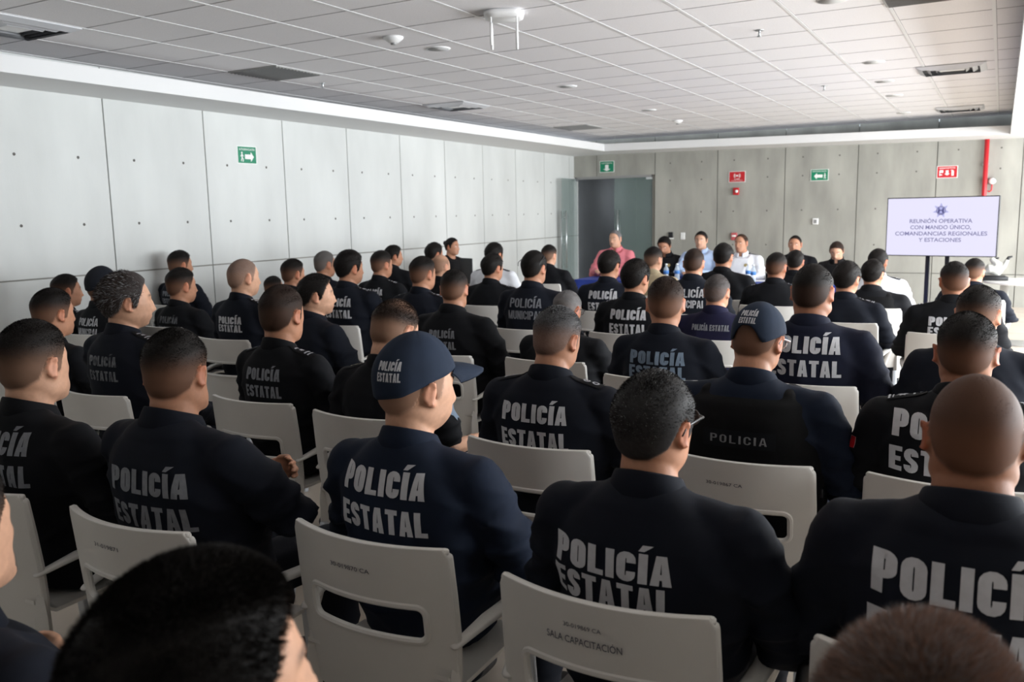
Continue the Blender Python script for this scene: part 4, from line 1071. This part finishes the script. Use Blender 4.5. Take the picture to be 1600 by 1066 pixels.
#PEOPLE
LOG = None
AUD = 'officers seated in the audience'
CHG = 'white armchairs of the audience'
PL = [
 # foreground
 dict(k='fgL', px=278, py=880, Y=.52, wpx=330, hyaw=24, sty='full', hc='k', sk='l', txt=None, cl='navy', label='person closest to camera, thick black hair seen from above, turned right', chlab='white armchair under the closest black-haired person, bottom left'),
 dict(k='fgR', px=1452, py=1005, Y=.86, wpx=320, hyaw=0, sty='messy', hc='br', grey=.2, sk='l', txt=None, cl='navy', label='blurred brown hair of a person at the bottom right edge', chlab='white armchair under the brown-haired person at bottom right'),
 dict(k='P2', px=-98, py=722, Y=0, wpx=175, hyaw=-12, sty='fade', sk='l', txt=None, cl='navy', pose='cross', patch='flag', loc='t1.4', fat=.9, label='person cut by left edge, cheek and ear showing, arms crossed, flag patch', chlab='white armchair of the person cut by the bottom left edge'),
 # first row of backs
 dict(k='A4', tz=.872, px=1018, py=578, Y=1.74, cdx=-.03, wpx=134, hyaw=12, sty='short', grey=.14, txt='PEw', tx=-.045, cl='navy', bulk=1.07, glasses='b', label='officer with short greying black hair and glasses arm, bottom centre', chlab='white armchair marked SALA CAPACITACIÓN at the bottom centre', num=[('30-019869 CA', .085, .010, .765), ('SALA CAPACITACIÓN', .17, .017, .728)]),
 dict(k='A5', tz=.870, px=1530, py=578, Y=1.76, wpx=158, hyaw=-2, sty='buzz', sk='d', txt='PEx', cl='navy', fat=.9, nk=1.14, bulk=1.10, tx=-.005, label='heavy officer with shaved brown head and large lettering, lower right', chlab='white armchair under the shaved officer at lower right'),
 dict(k='B6', tx=-.012, px=644, py=517, Y=1.84, cdx=.03, cdy=-.04, wpx=122, hyaw=22, hp=2, cap='print', txt='PE', cl='blue', bulk=1.08, sk='l', sty='bald', label='officer in dark blue cap with POLICÍA ESTATAL on its back', chlab='white armchair marked 30-019870 CA behind the capped officer', num=[('30-019870 CA', .125, .012, .745)]),
 dict(k='B7', tz=.85, tx=.03, px=266, py=513, Y=1.61, cdx=.05, cdy=-.02, wpx=106, hyaw=-22, sty='fade', txt='PE', tm='g', bulk=1.12, pose='cross', fat=.9, nk=1.1, label='officer with faded grey lettering and crossed arms, lower left', chlab='white armchair marked 31-019871 behind the crossed-arms officer', num=[('31-019871', .10, .012, .755)]),
 dict(k='B8', tz=.91, px=40, py=500, Y=1.58, wpx=112, hyaw=-12, sty='fade', txt='PE', tm='g', cl='black', sk='l', fat=.9, nk=1.1, bulk=1.06, label='officer at the left edge with cropped fade and grey lettering', chlab='white armchair at the left edge with open slot, marked CA', num=[('30-019851 CA', .10, .011, .775)]),
 # second row
 dict(k='B9', px=1190, py=466, Y=2.88, wpx=86, hyaw=12, hp=14, cap='open', txt='P1', cl='blue', vest=True, sty='fade', glasses='w', bulk=1.12, tm='g', label='officer in black POLICIA vest, cap and white framed glasses', chlab='white armchair marked 30-019867 CA behind the vest officer', num=[('30-019867 CA', .115, .011, .745)], trs='jean', shoes='grey'),
 dict(k='B10', px=1513, py=487, Y=2.85, wpx=96, hyaw=2, sty='fade', sk='d', txt='PEx', cl='black', rank='star', patch='flagL', bulk=1.12, fat=.9, tx=-.03, label='officer with star epaulette behind the shaved man, right', chlab='white armchair peeking out left of the shaved officer shoulder'),
 dict(k='C11', tz=.88, tx=-.012, ts=.95, px=872, py=475, Y=2.74, wpx=80, hyaw=8, hp=10, sty='fade', hc='k', grey=.45, sk='m', txt='PE', cl='navy', rank='rings', bulk=1.08, label='officer with grey hair on top and ring rank marks, centre', chlab='white armchair with high plain back behind the grey-haired officer'),
 dict(k='C14', ts=0.78, px=435, py=443, Y=2.82, wpx=76, hyaw=-8, sty='crop', hc='b', sk='m', txt='PE', tm='g', cl='black', rank='bars', bulk=1.02, label='slim officer with brown crop and barred epaulette, left centre', chlab='white armchair between the crossed-arms and capped officers'),
 dict(k='C15', px=622, py=460, Y=2.86, wpx=78, hyaw=5, hp=18, sty='thin', hc='b', sk='l', txt=None, cl='black', sl='short', pose='rest', rank='rosettes', patch='sleeve', label='short-sleeved officer with thinning hair behind the dark blue cap', chlab='white armchair hidden behind the capped officer'),
 dict(k='C16', px=76, py=450, Y=2.8, wpx=60, hyaw=-2, sty='fade', txt=None, cl='black', sk='m', label='officer with dark crew cut behind the left edge officer', chlab='white armchair second from the left edge, second row'),
 dict(k='C17', ts=0.7, px=190, py=425, Y=2.62, wpx=74, hyaw=24, sty='back', hc='b', grey=.22, sk='l', txt='PE', tm='d', cl='navy', rank='bars', bulk=1.08, label='officer with swept-back greying hair in profile, left', chlab='white armchair behind the swept-back grey-haired officer'),
 # third row
 dict(k='C12', px=1040, py=432, Y=3.98, wpx=64, hyaw=-14, sty='fade', hc='b', sk='m', txt='PEw', tm='b', cl='navy', label='officer with brown buzz cut and blue-grey lettering', chlab='white armchair behind the blue-grey lettering officer'),
 dict(k='C13', px=1270, py=410, Y=4.12, wpx=70, hyaw=6, sty='crop', sk='d', txt='PEx', cl='tee', sl='short', pose='rest', bulk=1.14, fat=.9, nk=1.16, label='broad officer in navy short-sleeved knit shirt, thick neck', chlab='white armchair with its right edge lit beside the knit shirt officer'),
 dict(k='C18', px=1530, py=445, Y=4.05, wpx=70, hyaw=14, sty='fade', sk='m', txt=None, cl='navy', label='officer with rounded dark fade at the right edge', chlab='white armchair of the right edge officer, third row', rank=None),
 dict(k='P34', ts=0.66, px=708, py=420, Y=4.16, wpx=48, hyaw=-14, sty='fade', txt='PE', tm='g', cl='black', sk='m', bulk=1.06, label='officer with grey lettering just right of the dark blue cap', chlab='white armchair with bare back right of the capped officer', num=[('30-0198 CA', .08, .010, .74)]),
 dict(k='P26', px=490, py=428, Y=3.95, wpx=50, hyaw=24, by=18, sty='full', hc='k', sk='l', txt=None, cl='navy', bulk=1.08, label='round-faced officer with full black hair leaning forward', chlab='white armchair of the full-haired round-faced officer'),
 dict(k='P21', ts=0.75, px=279, py=418, Y=4.4, wpx=44, hyaw=10, sty='fade', txt='PE', tm='d', cl='black', label='officer with badly worn lettering, below another near left wall', chlab='white armchair behind the worn lettering officer'),
 dict(k='P19', ts=0.85, px=155, py=415, Y=3.9, wpx=46, hyaw=-5, cap='black', sty='fade', txt='PM', cl='black', label='officer in black cap with POLICÍA MUNICIPAL back, far left', chlab='white armchair under the black-capped officer, far left'),
 dict(k='P23', ts=0.76, px=376, py=402, Y=4.12, wpx=48, hyaw=14, sty='buzz', hc='b', grey=.4, sk='l', txt='PEw', cl='navy', rank='bars', label='officer with grey shaved head and crisp white lettering', chlab='white armchair behind the grey shaved officer, left'),
 dict(k='P20', px=99, py=428, Y=4.0, wpx=40, hyaw=18, sty='fade', txt=None, cl='black', rank='bars', label='officer in profile behind two others, far left', chlab='white armchair in the far left, third row'),
 # fourth row
 dict(k='P22', ts=0.7, px=278, py=391, Y=5.5, wpx=36, hyaw=12, sty='fade', txt='PE', tm='g', cl='navy', label='officer leaning by the left wall with head turned right', chlab='white armchair beside the left wall, fourth row'),
 dict(k='P24', px=455, py=404, Y=5.2, wpx=36, hyaw=12, sty='fade', txt=None, cl='black', label='officer with dark fade between grey shaved head and round face', chlab='white armchair behind the round-faced officer'),
 dict(k='P28', ts=0.8, px=543, py=391, Y=4.95, wpx=42, hyaw=16, sty='full', txt='PEx', cl='navy', rank='star', bulk=1.08, label='officer with thick dark hair and star epaulette, left centre', chlab='white armchair with visible corner behind the star epaulette officer'),
 dict(k='P31', px=658, py=400, Y=5.15, wpx=42, hyaw=10, sty='fade', txt=None, cl='navy', rank='star', bulk=1.05, label='officer with high fade and star epaulette above the thinning head', chlab='white armchair of the high fade officer, fourth row'),
 dict(k='P40', px=888, py=450, Y=4.3, wpx=44, hyaw=8, hp=14, sty='crop', hc='g', grey=.3, sk='d', txt=None, cl='black', pose='fwd', lean=.06, glasses='b', label='hunched officer with glasses half hidden behind grey hair', chlab='white armchair under the hunched officer with glasses'),
 dict(k='P43', ts=0.95, px=992, py=405, Y=5.3, wpx=45, hyaw=14, sty='full', txt='PE', tm=None, cl='black', rank='bars', label='officer with rounded black hair and white lettering, centre right', chlab='white armchair with slot below rounded black hair officer'),
 dict(k='P38', px=833, py=391, Y=5.25, wpx=42, hyaw=4, sty='short', txt='PM', tm='g', cl='navy', glasses='top', label='officer with sunglasses pushed up on black hair', chlab='white armchair behind the sunglasses officer'),
 dict(k='P50', px=1120, py=427, Y=5.25, wpx=44, hyaw=6, sty='crop', hc='b', grey=.3, txt='P1L', tm='g', cl='indigo', patch='emblem', label='officer in indigo shirt with one-line lettering and emblem', chlab='white armchair of the indigo shirt officer'),
 # fifth row
 dict(k='P27', px=505, py=391, Y=6.1, wpx=33, hyaw=14, sty='crop', hc='g', txt=None, cl='navy', label='officer with grey-brown crop left of thick dark hair', chlab='white armchair of the grey-brown crop officer'),
 dict(k='P29', ts=0.8, px=594, py=391, Y=6.3, wpx=34, hyaw=12, sty='fade', txt='PE', cl='black', rank='bars', label='officer with pale fade and bright lettering, left centre', chlab='white armchair of the pale fade officer'),
 dict(k='P25', px=425, py=431, Y=6.3, wpx=28, hyaw=10, sty='fade', txt=None, cl='black', rank='bars', lean=.1, label='bent officer whose head shows low beside the grey shaved one', chlab='white armchair of the bent officer'),
 dict(k='P58', ts=0.9, px=1493, py=408, Y=6.0, wpx=46, hyaw=-12, sty='fade', sk='d', txt='PEw', cl='black', rank='bars', bulk=1.06, label='officer with epaulettes below the right end of the screen', chlab='white armchair of the officer below the screen'),
 dict(k='P55', px=1323, py=408, Y=6.35, wpx=42, hyaw=14, sty='full', txt=None, cl='navy', rank='star', label='officer with smooth black hair beside the black vest wearer', chlab='white armchair with tall lit back right of centre'),
 dict(k='P42', ts=0.95, px=951, py=391, Y=6.4, wpx=36, hyaw=6, sty='full', txt='PE', cl='navy', label='officer with full black hair in front of the blue tablecloth end', chlab='white armchair of the officer near the tablecloth end'),
 dict(k='P46', px=1084, py=387, Y=6.45, wpx=36, hyaw=-4, sty='crop', hc='b', txt='PM', cl='navy', label='officer with brown crop and MUNICIPAL lettering, right of centre', chlab='white armchair of the brown crop municipal officer'),
 dict(k='P36', px=768, py=396, Y=6.45, wpx=34, hyaw=14, sty='full', txt=None, cl='black', rank='bars', label='officer with epaulette in front of the white shirted one', chlab='white armchair with numbered back in the middle rows'),
 dict(k='P33', px=687, py=396, Y=6.9, wpx=31, hyaw=8, sty='bald', sk='l', txt=None, cl='black', label='bald officer left of the seated woman', chlab='white armchair of the bald officer'),
 # sixth row and beyond
 dict(k='P47', px=1130, py=379, Y=7.55, wpx=33, hyaw=4, sty='short', txt=None, cl='black', rank='bars', bulk=1.1, label='officer with dark hair in front of the man in white', chlab='white armchair in front of the man in white'),
 dict(k='P51', px=1213, py=394, Y=7.2, wpx=35, hyaw=8, sty='fade', sk='d', txt=None, cl='black', rank='bars', label='officer with dark fade and epaulette, right of the blue cloth', chlab='white armchair right of the blue cloth'),
 dict(k='P57', px=1364, py=405, Y=7.3, wpx=35, hyaw=10, sty='full', txt=None, cl='black', vest=True, bulk=1.12, label='officer in black vest and jacket left of the screen stand', chlab='white armchair of the black vest officer near the screen'),
 dict(k='P56', px=1372, py=388, Y=8.3, wpx=31, hyaw=12, sty='short', sk='d', txt=None, cl='white', rank='bars', label='officer in white shirt behind the black vest officer', chlab='white armchair of the white-shirted officer near the screen'),
 dict(k='P44', px=1020, py=385, Y=7.7, wpx=31, hyaw=14, sty='fade', sk='l', txt=None, cl='khaki', label='officer with khaki collar in front of the table water bottles', chlab='white armchair of the khaki collar officer'),
 dict(k='P37', px=771, py=379, Y=7.6, wpx=29, hyaw=10, sty='full', txt=None, cl='white', rank='bars', bulk=1.05, label='officer in white shirt near the glass doors side', chlab='white armchair of the white-shirted officer near the left wall'),
 dict(k='P30', px=613, py=383, Y=7.5, wpx=26, hyaw=32, sty='full', txt=None, cl='black', label='officer in black turned right against the left wall', chlab='white armchair close to the left wall'),
 dict(k='P32', px=677, py=379, Y=8.6, wpx=27, hyaw=20, sty='full', txt=None, cl='black', label='officer with black hair behind the bald one', chlab='white armchair behind the bald officer'),
 dict(k='P39', px=857, py=382, Y=8.6, wpx=26, hyaw=6, sty='fade', sk='l', txt=None, cl='black', pose='fwd', bulk=1.06, label='officer with light brown fade in front of the open glass door', chlab='white armchair in front of the open glass door'),
 dict(k='P52', px=1243, py=390, Y=8.6, wpx=27, hyaw=0, sty='short', sk='d', txt=None, cl='black', label='officer whose dark head covers the seated man in black', chlab='white armchair nearest the head table, right part'),
 dict(k='P59', px=1523, py=403, Y=8.2, wpx=28, hyaw=14, sty='fade', sk='m', txt=None, cl='navy', label='officer partly hidden under the right corner of the screen', chlab='white armchair under the right corner of the screen'),
 # head table, facing the audience
 dict(k='T1', px=962, py=359, Y=10.9, wpx=21, facing=180, hyaw=8, sty='crop', hc='g', grey=.7, sk='l', txt=None, cl='pink', pose='table', eyes=True, label='grey-haired man in pink shirt at the left end of the head table', chlab='white armchair of the man in pink', lod=1, g2=1),
 dict(k='T2', px=1037, py=368, Y=10.9, wpx=21, facing=180, hp=22, sty='full', txt=None, cl='black', pose='table', rank='bars', eyes=True, badge='gold', label='officer in black looking down at the head table', chlab='white armchair of the officer looking down', lod=1, g2=1),
 dict(k='T3', px=1096, py=361, Y=10.95, wpx=21, facing=180, hyaw=0, sty='short', txt=None, cl='sky', pose='table', eyes=True, sk='l', label='man in light blue shirt at the head table', chlab='white armchair of the man in light blue', lod=1, g2=1),
 dict(k='T4', px=1159, py=365, Y=10.9, wpx=22, facing=180, hyaw=14, sty='thin', hc='b', txt=None, cl='white', pose='table', rank='bars', eyes=True, patch='flagL', badge='gold', bulk=1.08, label='officer in white uniform with dark epaulettes at the head table', chlab='white armchair of the officer in white uniform', lod=1, g2=1),
 dict(k='T5', px=1243, py=367, Y=10.95, wpx=21, facing=180, hyaw=0, sty='crop', sk='m', txt=None, cl='black', pose='table', rank='bars', eyes=True, patch='flagL', label='officer in black with green arm patch at the head table', chlab='white armchair of the officer with green arm patch', lod=1, g2=1),
 dict(k='T6', px=1307, py=375, Y=10.9, wpx=20, facing=180, hp=24, sty='bun', hc='b', sk='l', txt=None, cl='dress', pose='table', eyes=True, bulk=.92, label='woman in black looking down at the right end of the table', chlab='white armchair of the woman looking down', lod=1, g2=1),
 dict(k='W1', px=705, py=371, Y=9.6, wpx=21, facing=-100, hyaw=-15, sty='bun', hc='k', sk='m', txt=None, cl='dress', sl='none', pose='lap', eyes=True, bulk=.90, collar=False, label='woman in sleeveless black with hair bun holding a black folder', chlab='white armchair of the woman with the folder', lod=1, g2=1),
]
def glasses(k, kind):
    q = PEOPLE[k]; w = q['warp']; m = {'b': M_glb, 'w': M_glf, 'top': M_glb}[kind]; up = .055 if kind == 'top' else 0; bk = -.035 if kind == 'top' else 0
    Rx = rotm('x', .45 if kind == 'top' else 0)
    def tr(P): return w((np.array(P)+(0, bk, up+.004))@Rx.T+HC, 1)
    r = link('glasses', None, q['root'])
    for s in (-1, 1):
        g = G(); a = np.linspace(0, 2*math.pi, 17); g.tube(tr([(s*.033+.025*math.cos(t), .100+.0*t, .020*math.sin(t)) for t in a]), .0016, 6); link('rim', g.me('rim', True), r, m)
        V, Fc = disc(.024, s*.033, 0, 16); g = G(); g.add(tr([(x, .100, z*.8) for x, z in V]), Fc); link('lens', g.me('lens', False), r, M_lens2)
        g = G(); g.tube(tr([(s*.058, .098, .006), (s*.078, .08, .008), (s*.086, .02, .008), (s*.088, -.008, .006), (s*.086, -.022, -.012)]), [.0022, .0026, .0024, .002, .002], 6); link('temple', g.me('temple', True), r, m)
    g = G(); g.tube(tr([(-.010, .101, .003), (0, .103, .006), (.010, .101, .003)]), .0015, 6); link('bridge', g.me('bridge', True), r, m)
_vb = []
def vest(k, txt=True):
    """ballistic vest over the shirt : shell, shoulder straps, name panel, side buckles"""
    q = PEOPLE[k]; 
    if not _vb:
        g = G(); e = .016
        g.add(*loft([(.50, 0, .02, .196+e, .152+e), (.60, 0, .015, .198+e, .158+e), (.72, 0, .005, .196+e, .152+e), (.82, 0, -.012, .190+e, .146+e), (.90, 0, -.024, .182+e, .138+e), (.965, 0, -.034, .168+e, .122+e), (1.015, 0, -.040, .150+e, .100+e), (1.035, 0, -.042, .12, .09)], 36, 2.6))
        for s in (-1, 1): g.tube([(s*.105, -.12, .98), (s*.108, -.08, 1.035), (s*.108, -.03, 1.045), (s*.108, .03, 1.03), (s*.105, .08, .97)], .03, 10, flat=.8)
        _vb.append(remesh(g, .011, 4))
    V, Fc = _vb[0]; Vw = q['warp'](V, 0); vo = link('vest', fastmesh('vest', Vw, Fc, [CL['vest']]), q['root'])
    b = BVHTree.FromPolygons([tuple(v) for v in Vw], [tuple(f) for f in (Fc.tolist() if isinstance(Fc, np.ndarray) else Fc)])
    z = .905+q['dz']
    if txt:
        deco_obj('name_panel', b, [subrect(-.115, -.028, .115, .028, 12, 3)], (0, 0, z), (1, 0, 0), (0, 0, 1), (0, 1, 0), CL['black'], vo, .004)
        deco_obj('vest_lettering', b, [block('POLICIA', .18, .026, 0, -.013, .15, gap=.2)], (0, 0, z), (1, 0, 0), (0, 0, 1), (0, 1, 0), M_txk, vo, .0065)
    for zz in (.70, .61):
        for s in (-1, 1):
            g = G(); P = q['warp']([[s*.205, -.03, zz]], 0)[0]; g.box(P, (.02, .05, .03)); g.box(P+(0, .045, 0), (.012, .05, .02)); link('side_buckle', g.me('bk', True, bevel=.003), vo, M_black)
for d in PL:
    d = dict(d); cl_, num, gl, vs, g2, bd, cdx, cdy = d.pop('chlab'), d.pop('num', None), d.pop('glasses', None), d.pop('vest', None), d.pop('g2', None), d.pop('badge', None), d.pop('cdx', 0), d.pop('cdy', 0)
    if d.get('trs') == 'jean': d['trs'] = M_jean
    if d.get('shoes') == 'grey': d['shoes'] = M_shoe2
    if isinstance(d.get('loc'), str): d['loc'] = ray(d['px'], d['py'])*float(d['loc'][1:])+np.array([0, 0, H])
    if vs and d.get('txt') == 'P1': d['txt'] = None; vt = True
    else: vt = False
    person(group=None if g2 else AUD, **d); q = PEOPLE[d['k']]
    q['root'].name = 'person'
    if gl: glasses(d['k'], gl)
    if vs: vest(d['k'], vt)
    if bd:
        deco_obj('badge', q['bvh'], [star(7, .026, .015)], (-.09, 0, .93+q['dz']), (1, 0, 0), (0, 0, 1), (0, -1, 0), M_gold, q['shirt'], .004)
    R = rotm('z', q['ang']); c = q['base']+R@np.array([cdx, cdy, 0])
    chair(c[0], c[1], q['ang'], cl_, CHG if not g2 else None, num)
    if LOG is not None: LOG.append((d['k'], round(float(q['zt']), 3), round(float(q['dz']), 3), round(q['hs'], 2), [round(float(a), 2) for a in q['base'][:2]]))

# ------------------------------------------------------------------ head table, screen, high table, things held
M_cloth = mat('tablecloth_blue', S(38, 62, 150), .75, noise=.06, nscale=6, bump=.15, bscale=300)
M_paper = mat('paper', S(238, 238, 240), .7); M_tabletop = mat('white_top', S(236, 236, 234), .25)
def table():
    x0, x1, y0, y1, h = -4.72, -1.15, 10.02, 10.62, .735
    r = thing('conference_table', 'long table of the panel under a blue cloth at the front', 'table', ((x0+x1)/2, (y0+y1)/2, 0))
    g = G(); g.box((0, 0, h-.02), (x1-x0, y1-y0, .035)); link('table_top', g.me('top', False), r, M_tabletop)
    for sx in (-1, 1):
        for sy in (-1, 1): g = G(); g.box((sx*((x1-x0)/2-.1), sy*((y1-y0)/2-.06), (h-.04)/2), (.04, .04, h-.04)); link('leg', g.me('leg', False), r, M_steel)
    # draped cloth with soft folds
    hx, hy = (x1-x0)/2+.012, (y1-y0)/2+.012; per = []
    n1 = 180
    for i in range(n1): per.append((-hx+2*hx*i/n1, -hy, 0, -1))
    for i in range(30): per.append((hx, -hy+2*hy*i/30, 1, 0))
    for i in range(n1): per.append((hx-2*hx*i/n1, hy, 0, 1))
    for i in range(30): per.append((-hx, hy-2*hy*i/30, -1, 0))
    V = []; N_ = len(per); R_ = 9
    for j in range(R_):
        v = j/(R_-1)
        for i, (x, y, nx, ny) in enumerate(per):
            f = v*(.018*math.sin(i*.62)+.012*math.sin(i*.27+1)+.02); V.append((x+nx*f, y+ny*f, h+.004-v*.68 if v > 0 else h+.004))
    Fc = [(j*N_+i, j*N_+(i+1) % N_, (j+1)*N_+(i+1) % N_, (j+1)*N_+i) for j in range(R_-1) for i in range(N_)]+[tuple(range(N_))]
    o = link('tablecloth', mesh('cloth', V, Fc), None, M_cloth, ((x0+x1)/2, (y0+y1)/2, 0), label='royal blue cloth draped over the head table', category='tablecloth')
    try: o.data.set_sharp_from_angle(angle=.9)
    except Exception: pass
    return h+.005
TH = table()
M_water = mat('bottle_plastic', S(214, 226, 236), .1, alpha=.45); M_lab = mat('bottle_label', S(70, 130, 200), .5)
def bottle(px, Y, label):
    p = at_y(px, 425, Y); r = thing('water_bottle', label, 'bottle', (p[0], Y, TH), 0, None)
    V, Fc = loft([(0, 0, 0, .028, .028), (.01, 0, 0, .031, .031), (.06, 0, 0, .031, .031), (.075, 0, 0, .028, .028), (.10, 0, 0, .031, .031), (.145, 0, 0, .030, .030), (.175, 0, 0, .014, .014), (.19, 0, 0, .012, .012)], 20, 2); link('bottle_body', mesh('b', V, Fc), r, M_water)
    V, Fc = tube([(0, 0, .19), (0, 0, .208)], [.014, .014], 14, cap=0); link('cap', mesh('c', V, Fc), r, M_signw)
    V, Fc = tube([(0, 0, .085), (0, 0, .125)], [.0322, .0322], 20, cap=0); link('bottle_label', mesh('l', V, Fc), r, M_lab)
bottle(1058, 10.2, 'water bottle in front of the officer looking down'); bottle(1041, 10.15, 'water bottle just left of another, near the looking-down officer')
bottle(1177, 10.2, 'water bottle in front of the officer in white uniform'); bottle(1169, 10.35, 'water bottle behind another by the officer in white uniform')
for px, Y, w, h, lb in ((1098, 10.42, .30, .21, 'white sheets of paper before the man in light blue'), (1195, 10.4, .24, .2, 'white sheet on the cloth right of the white uniform')):
    p = at_y(px, 430, Y); g = G(); g.box((0, 0, .003), (w, h, .006), rz=.1); link('paper_sheets', g.me('p', False), None, M_paper, (p[0], Y, TH), label=lb, category='paper')
# screen on its stand
A = at_y(1563, 308, 11.0); B = at_y(1387, 307, 11.22)
def screen():
    w = float(np.linalg.norm((A-B)[:2])); yaw = math.atan2(A[1]-B[1], A[0]-B[0]); zt = float((A[2]+B[2])/2); zb = float(at_y(1470, 401, 11.1)[2]); h = zt-zb; c = (A+B)/2
    r = thing('display_screen', 'large flat screen on a stand showing the meeting title', 'screen', (c[0], c[1], 0), yaw)
    g = G(); g.box((0, .022, zb+h/2), (w, .045, h)); g.box((0, .06, zb+h/2), (w*.6, .05, h*.6)); link('housing', g.me('h', False, bevel=.004), r, M_black)
    ms = mat('screen_glow', S(30, 30, 34), .4, emit=S(228, 225, 250), estr=.86)
    g = G(); g.box((0, -.0015, zb+h/2), (w-.022, .004, h-.022)); p = link('panel', g.me('p', False), r, ms)
    mt = mat('screen_text', S(26, 26, 30), .5, emit=S(122, 120, 160), estr=.9); md = mat('screen_dark', S(16, 16, 24), .5, emit=S(60, 58, 116), estr=.9); ml = mat('screen_star', S(26, 26, 30), .5, emit=S(172, 172, 220), estr=.9)
    def lay(nm, arts, m, e):
        g = G()
        for V, Fc in arts: g.add([(x, -.0052-e, z) for x, z in V], Fc)
        link(nm, g.me(nm, False), p, m)
    k = w/1.18
    for t, W_, z in (('REUNIÓN OPERATIVA', .66, .385), ('CON MANDO ÚNICO,', .64, .315), ('COMANDANCIAS REGIONALES', .97, .245), ('Y ESTACIONES', .45, .175)):
        lay('title_line', [fit(t, W_*k, .046*k, 0, zb+z*k*1.02-.01, .018)], mt, 0)
    cz = zb+h-.155*k
    lay('badge_star', [star(7, .088*k, .045*k, 0, cz)], ml, .0); lay('badge_ring', [disc(.050*k, 0, cz, 24, .040*k)], mt, .001)
    lay('badge_mark', [poly([(-.034*k, cz-.028*k), (-.012*k, cz-.028*k), (-.016*k, cz+.03*k), (-.028*k, cz+.03*k)]), poly([(.012*k, cz-.028*k), (.034*k, cz-.028*k), (.028*k, cz+.03*k), (.016*k, cz+.03*k)]), rect(-.018*k, cz-.004*k, .018*k, cz+.008*k), rect(-.03*k, cz-.040*k, .03*k, cz-.033*k)], md, .002)
    for s, x in ((-1, -.14), (1, .07)):
        g = G(); g.box((x, .10, (zb+.2)/2), (.045, .03, zb+.2)); link('stand_pole', g.me('pole', False), r, M_black)
    g = G(); g.box((-.035, .10, .03), (.75, .5, .035)); link('stand_base', g.me('base', False, bevel=.006), r, M_black)
screen()
# white high table with the sculpture
r = thing('pedestal_table', 'round white pedestal table right of the screen', 'table', (.30, 11.35, 0))
V, Fc = loft([(.700, 0, 0, .42, .42), (.705, 0, 0, .445, .445), (.722, 0, 0, .445, .445), (.728, 0, 0, .43, .43)], 48, 2); link('table_top', mesh('t', V, Fc), r, M_tabletop)
V, Fc = tube([(-.22, 0, .02), (-.22, 0, .71)], [.045, .045], 20, cap=0); link('column', mesh('c', V, Fc), r, M_steel)
V, Fc = loft([(0, 0, 0, .30, .22), (.012, 0, 0, .30, .22), (.02, 0, 0, .28, .2)], 32, 2.5); link('foot', mesh('f', V, Fc), r, M_steel)
r = thing('sculpture', 'silvery white curved sculpture on a black base beside the screen', 'sculpture', (-.03, 11.35, .728), .15)
g = G(); g.box((0, 0, .022), (.27, .14, .044)); g.box((0, 0, .05), (.22, .11, .014)); link('base', g.me('b', True, bevel=.006), r, M_black)
g = G(); g.tube([(-.10, 0, .10), (-.06, 0, .13), (0, 0, .12), (.05, 0, .11), (.09, 0, .16), (.12, 0, .23)], [.03, .06, .055, .035, .03, .022], 12); g.tube([(.0, 0, .10), (.02, 0, .19), (-.03, 0, .235)], [.045, .05, .03], 10); g.tube([(.06, 0, .11), (.03, 0, .07)], [.03, .03], 8)
V, Fc = remesh(g, .007, 4); link('figure', fastmesh('fig', V, Fc, [mat('silver_stone', S(206, 206, 200), .3, .25, noise=.25, nscale=14)]), r)
g = G(); g.tube([(.118, 0, .225), (.135, 0, .262), (.165, 0, .27)], [.02, .017, .01], 10); g.tube([(-.03, 0, .235), (.03, 0, .255)], [.014, .01], 8); link('dark_tip', g.me('tip', True), r, M_black)
# folder of the seated woman
q = PEOPLE['W1']; p = at_y(731, 422, 9.45)
r = thing('folder', 'black folder held upright by the seated woman', 'folder', (p[0], 9.42, p[2]-.01), -.35)
g = G(); g.box((0, 0, 0), (.25, .008, .33)); link('cover', g.me('c', False), r, M_black); g = G(); g.box((0, .007, 0), (.235, .004, .315)); link('sheets', g.me('s', False), r, M_paper)

# holsters on two belts
def holster(k, s):
    q = PEOPLE[k]; g = G(); g.tube([(s*.255, .02, .60), (s*.262, .06, .54), (s*.262, .12, .47)], [.030, .036, .026], 12, flat=.55, up=(1, 0, 0)); g.tube([(s*.262, .0, .635), (s*.262, -.02, .60)], [.018, .02], 10)
    g.box((s*.262, .05, .60), (.035, .06, .022)); V, Fc = remesh(g, .006, 2)
    h = link('holster', fastmesh('holster', q['warp'](V, 0), Fc, [mat('holster_leather', S(18, 18, 19), .3, bump=.5, bscale=60)]), q['root'])
    g = G(); g.tube(q['warp']([(s*.2*math.cos(a)/abs(math.cos(a)+1e-9) if 0 else .205*math.cos(a), .01+.165*math.sin(a), .585) for a in np.linspace(0, 2*math.pi, 33)], 0), .014, 8, flat=1.4, up=(0, 0, 1)); link('belt', g.me('belt', True), q['root'], M_black)
holster('B9', 1); holster('A5', -1)
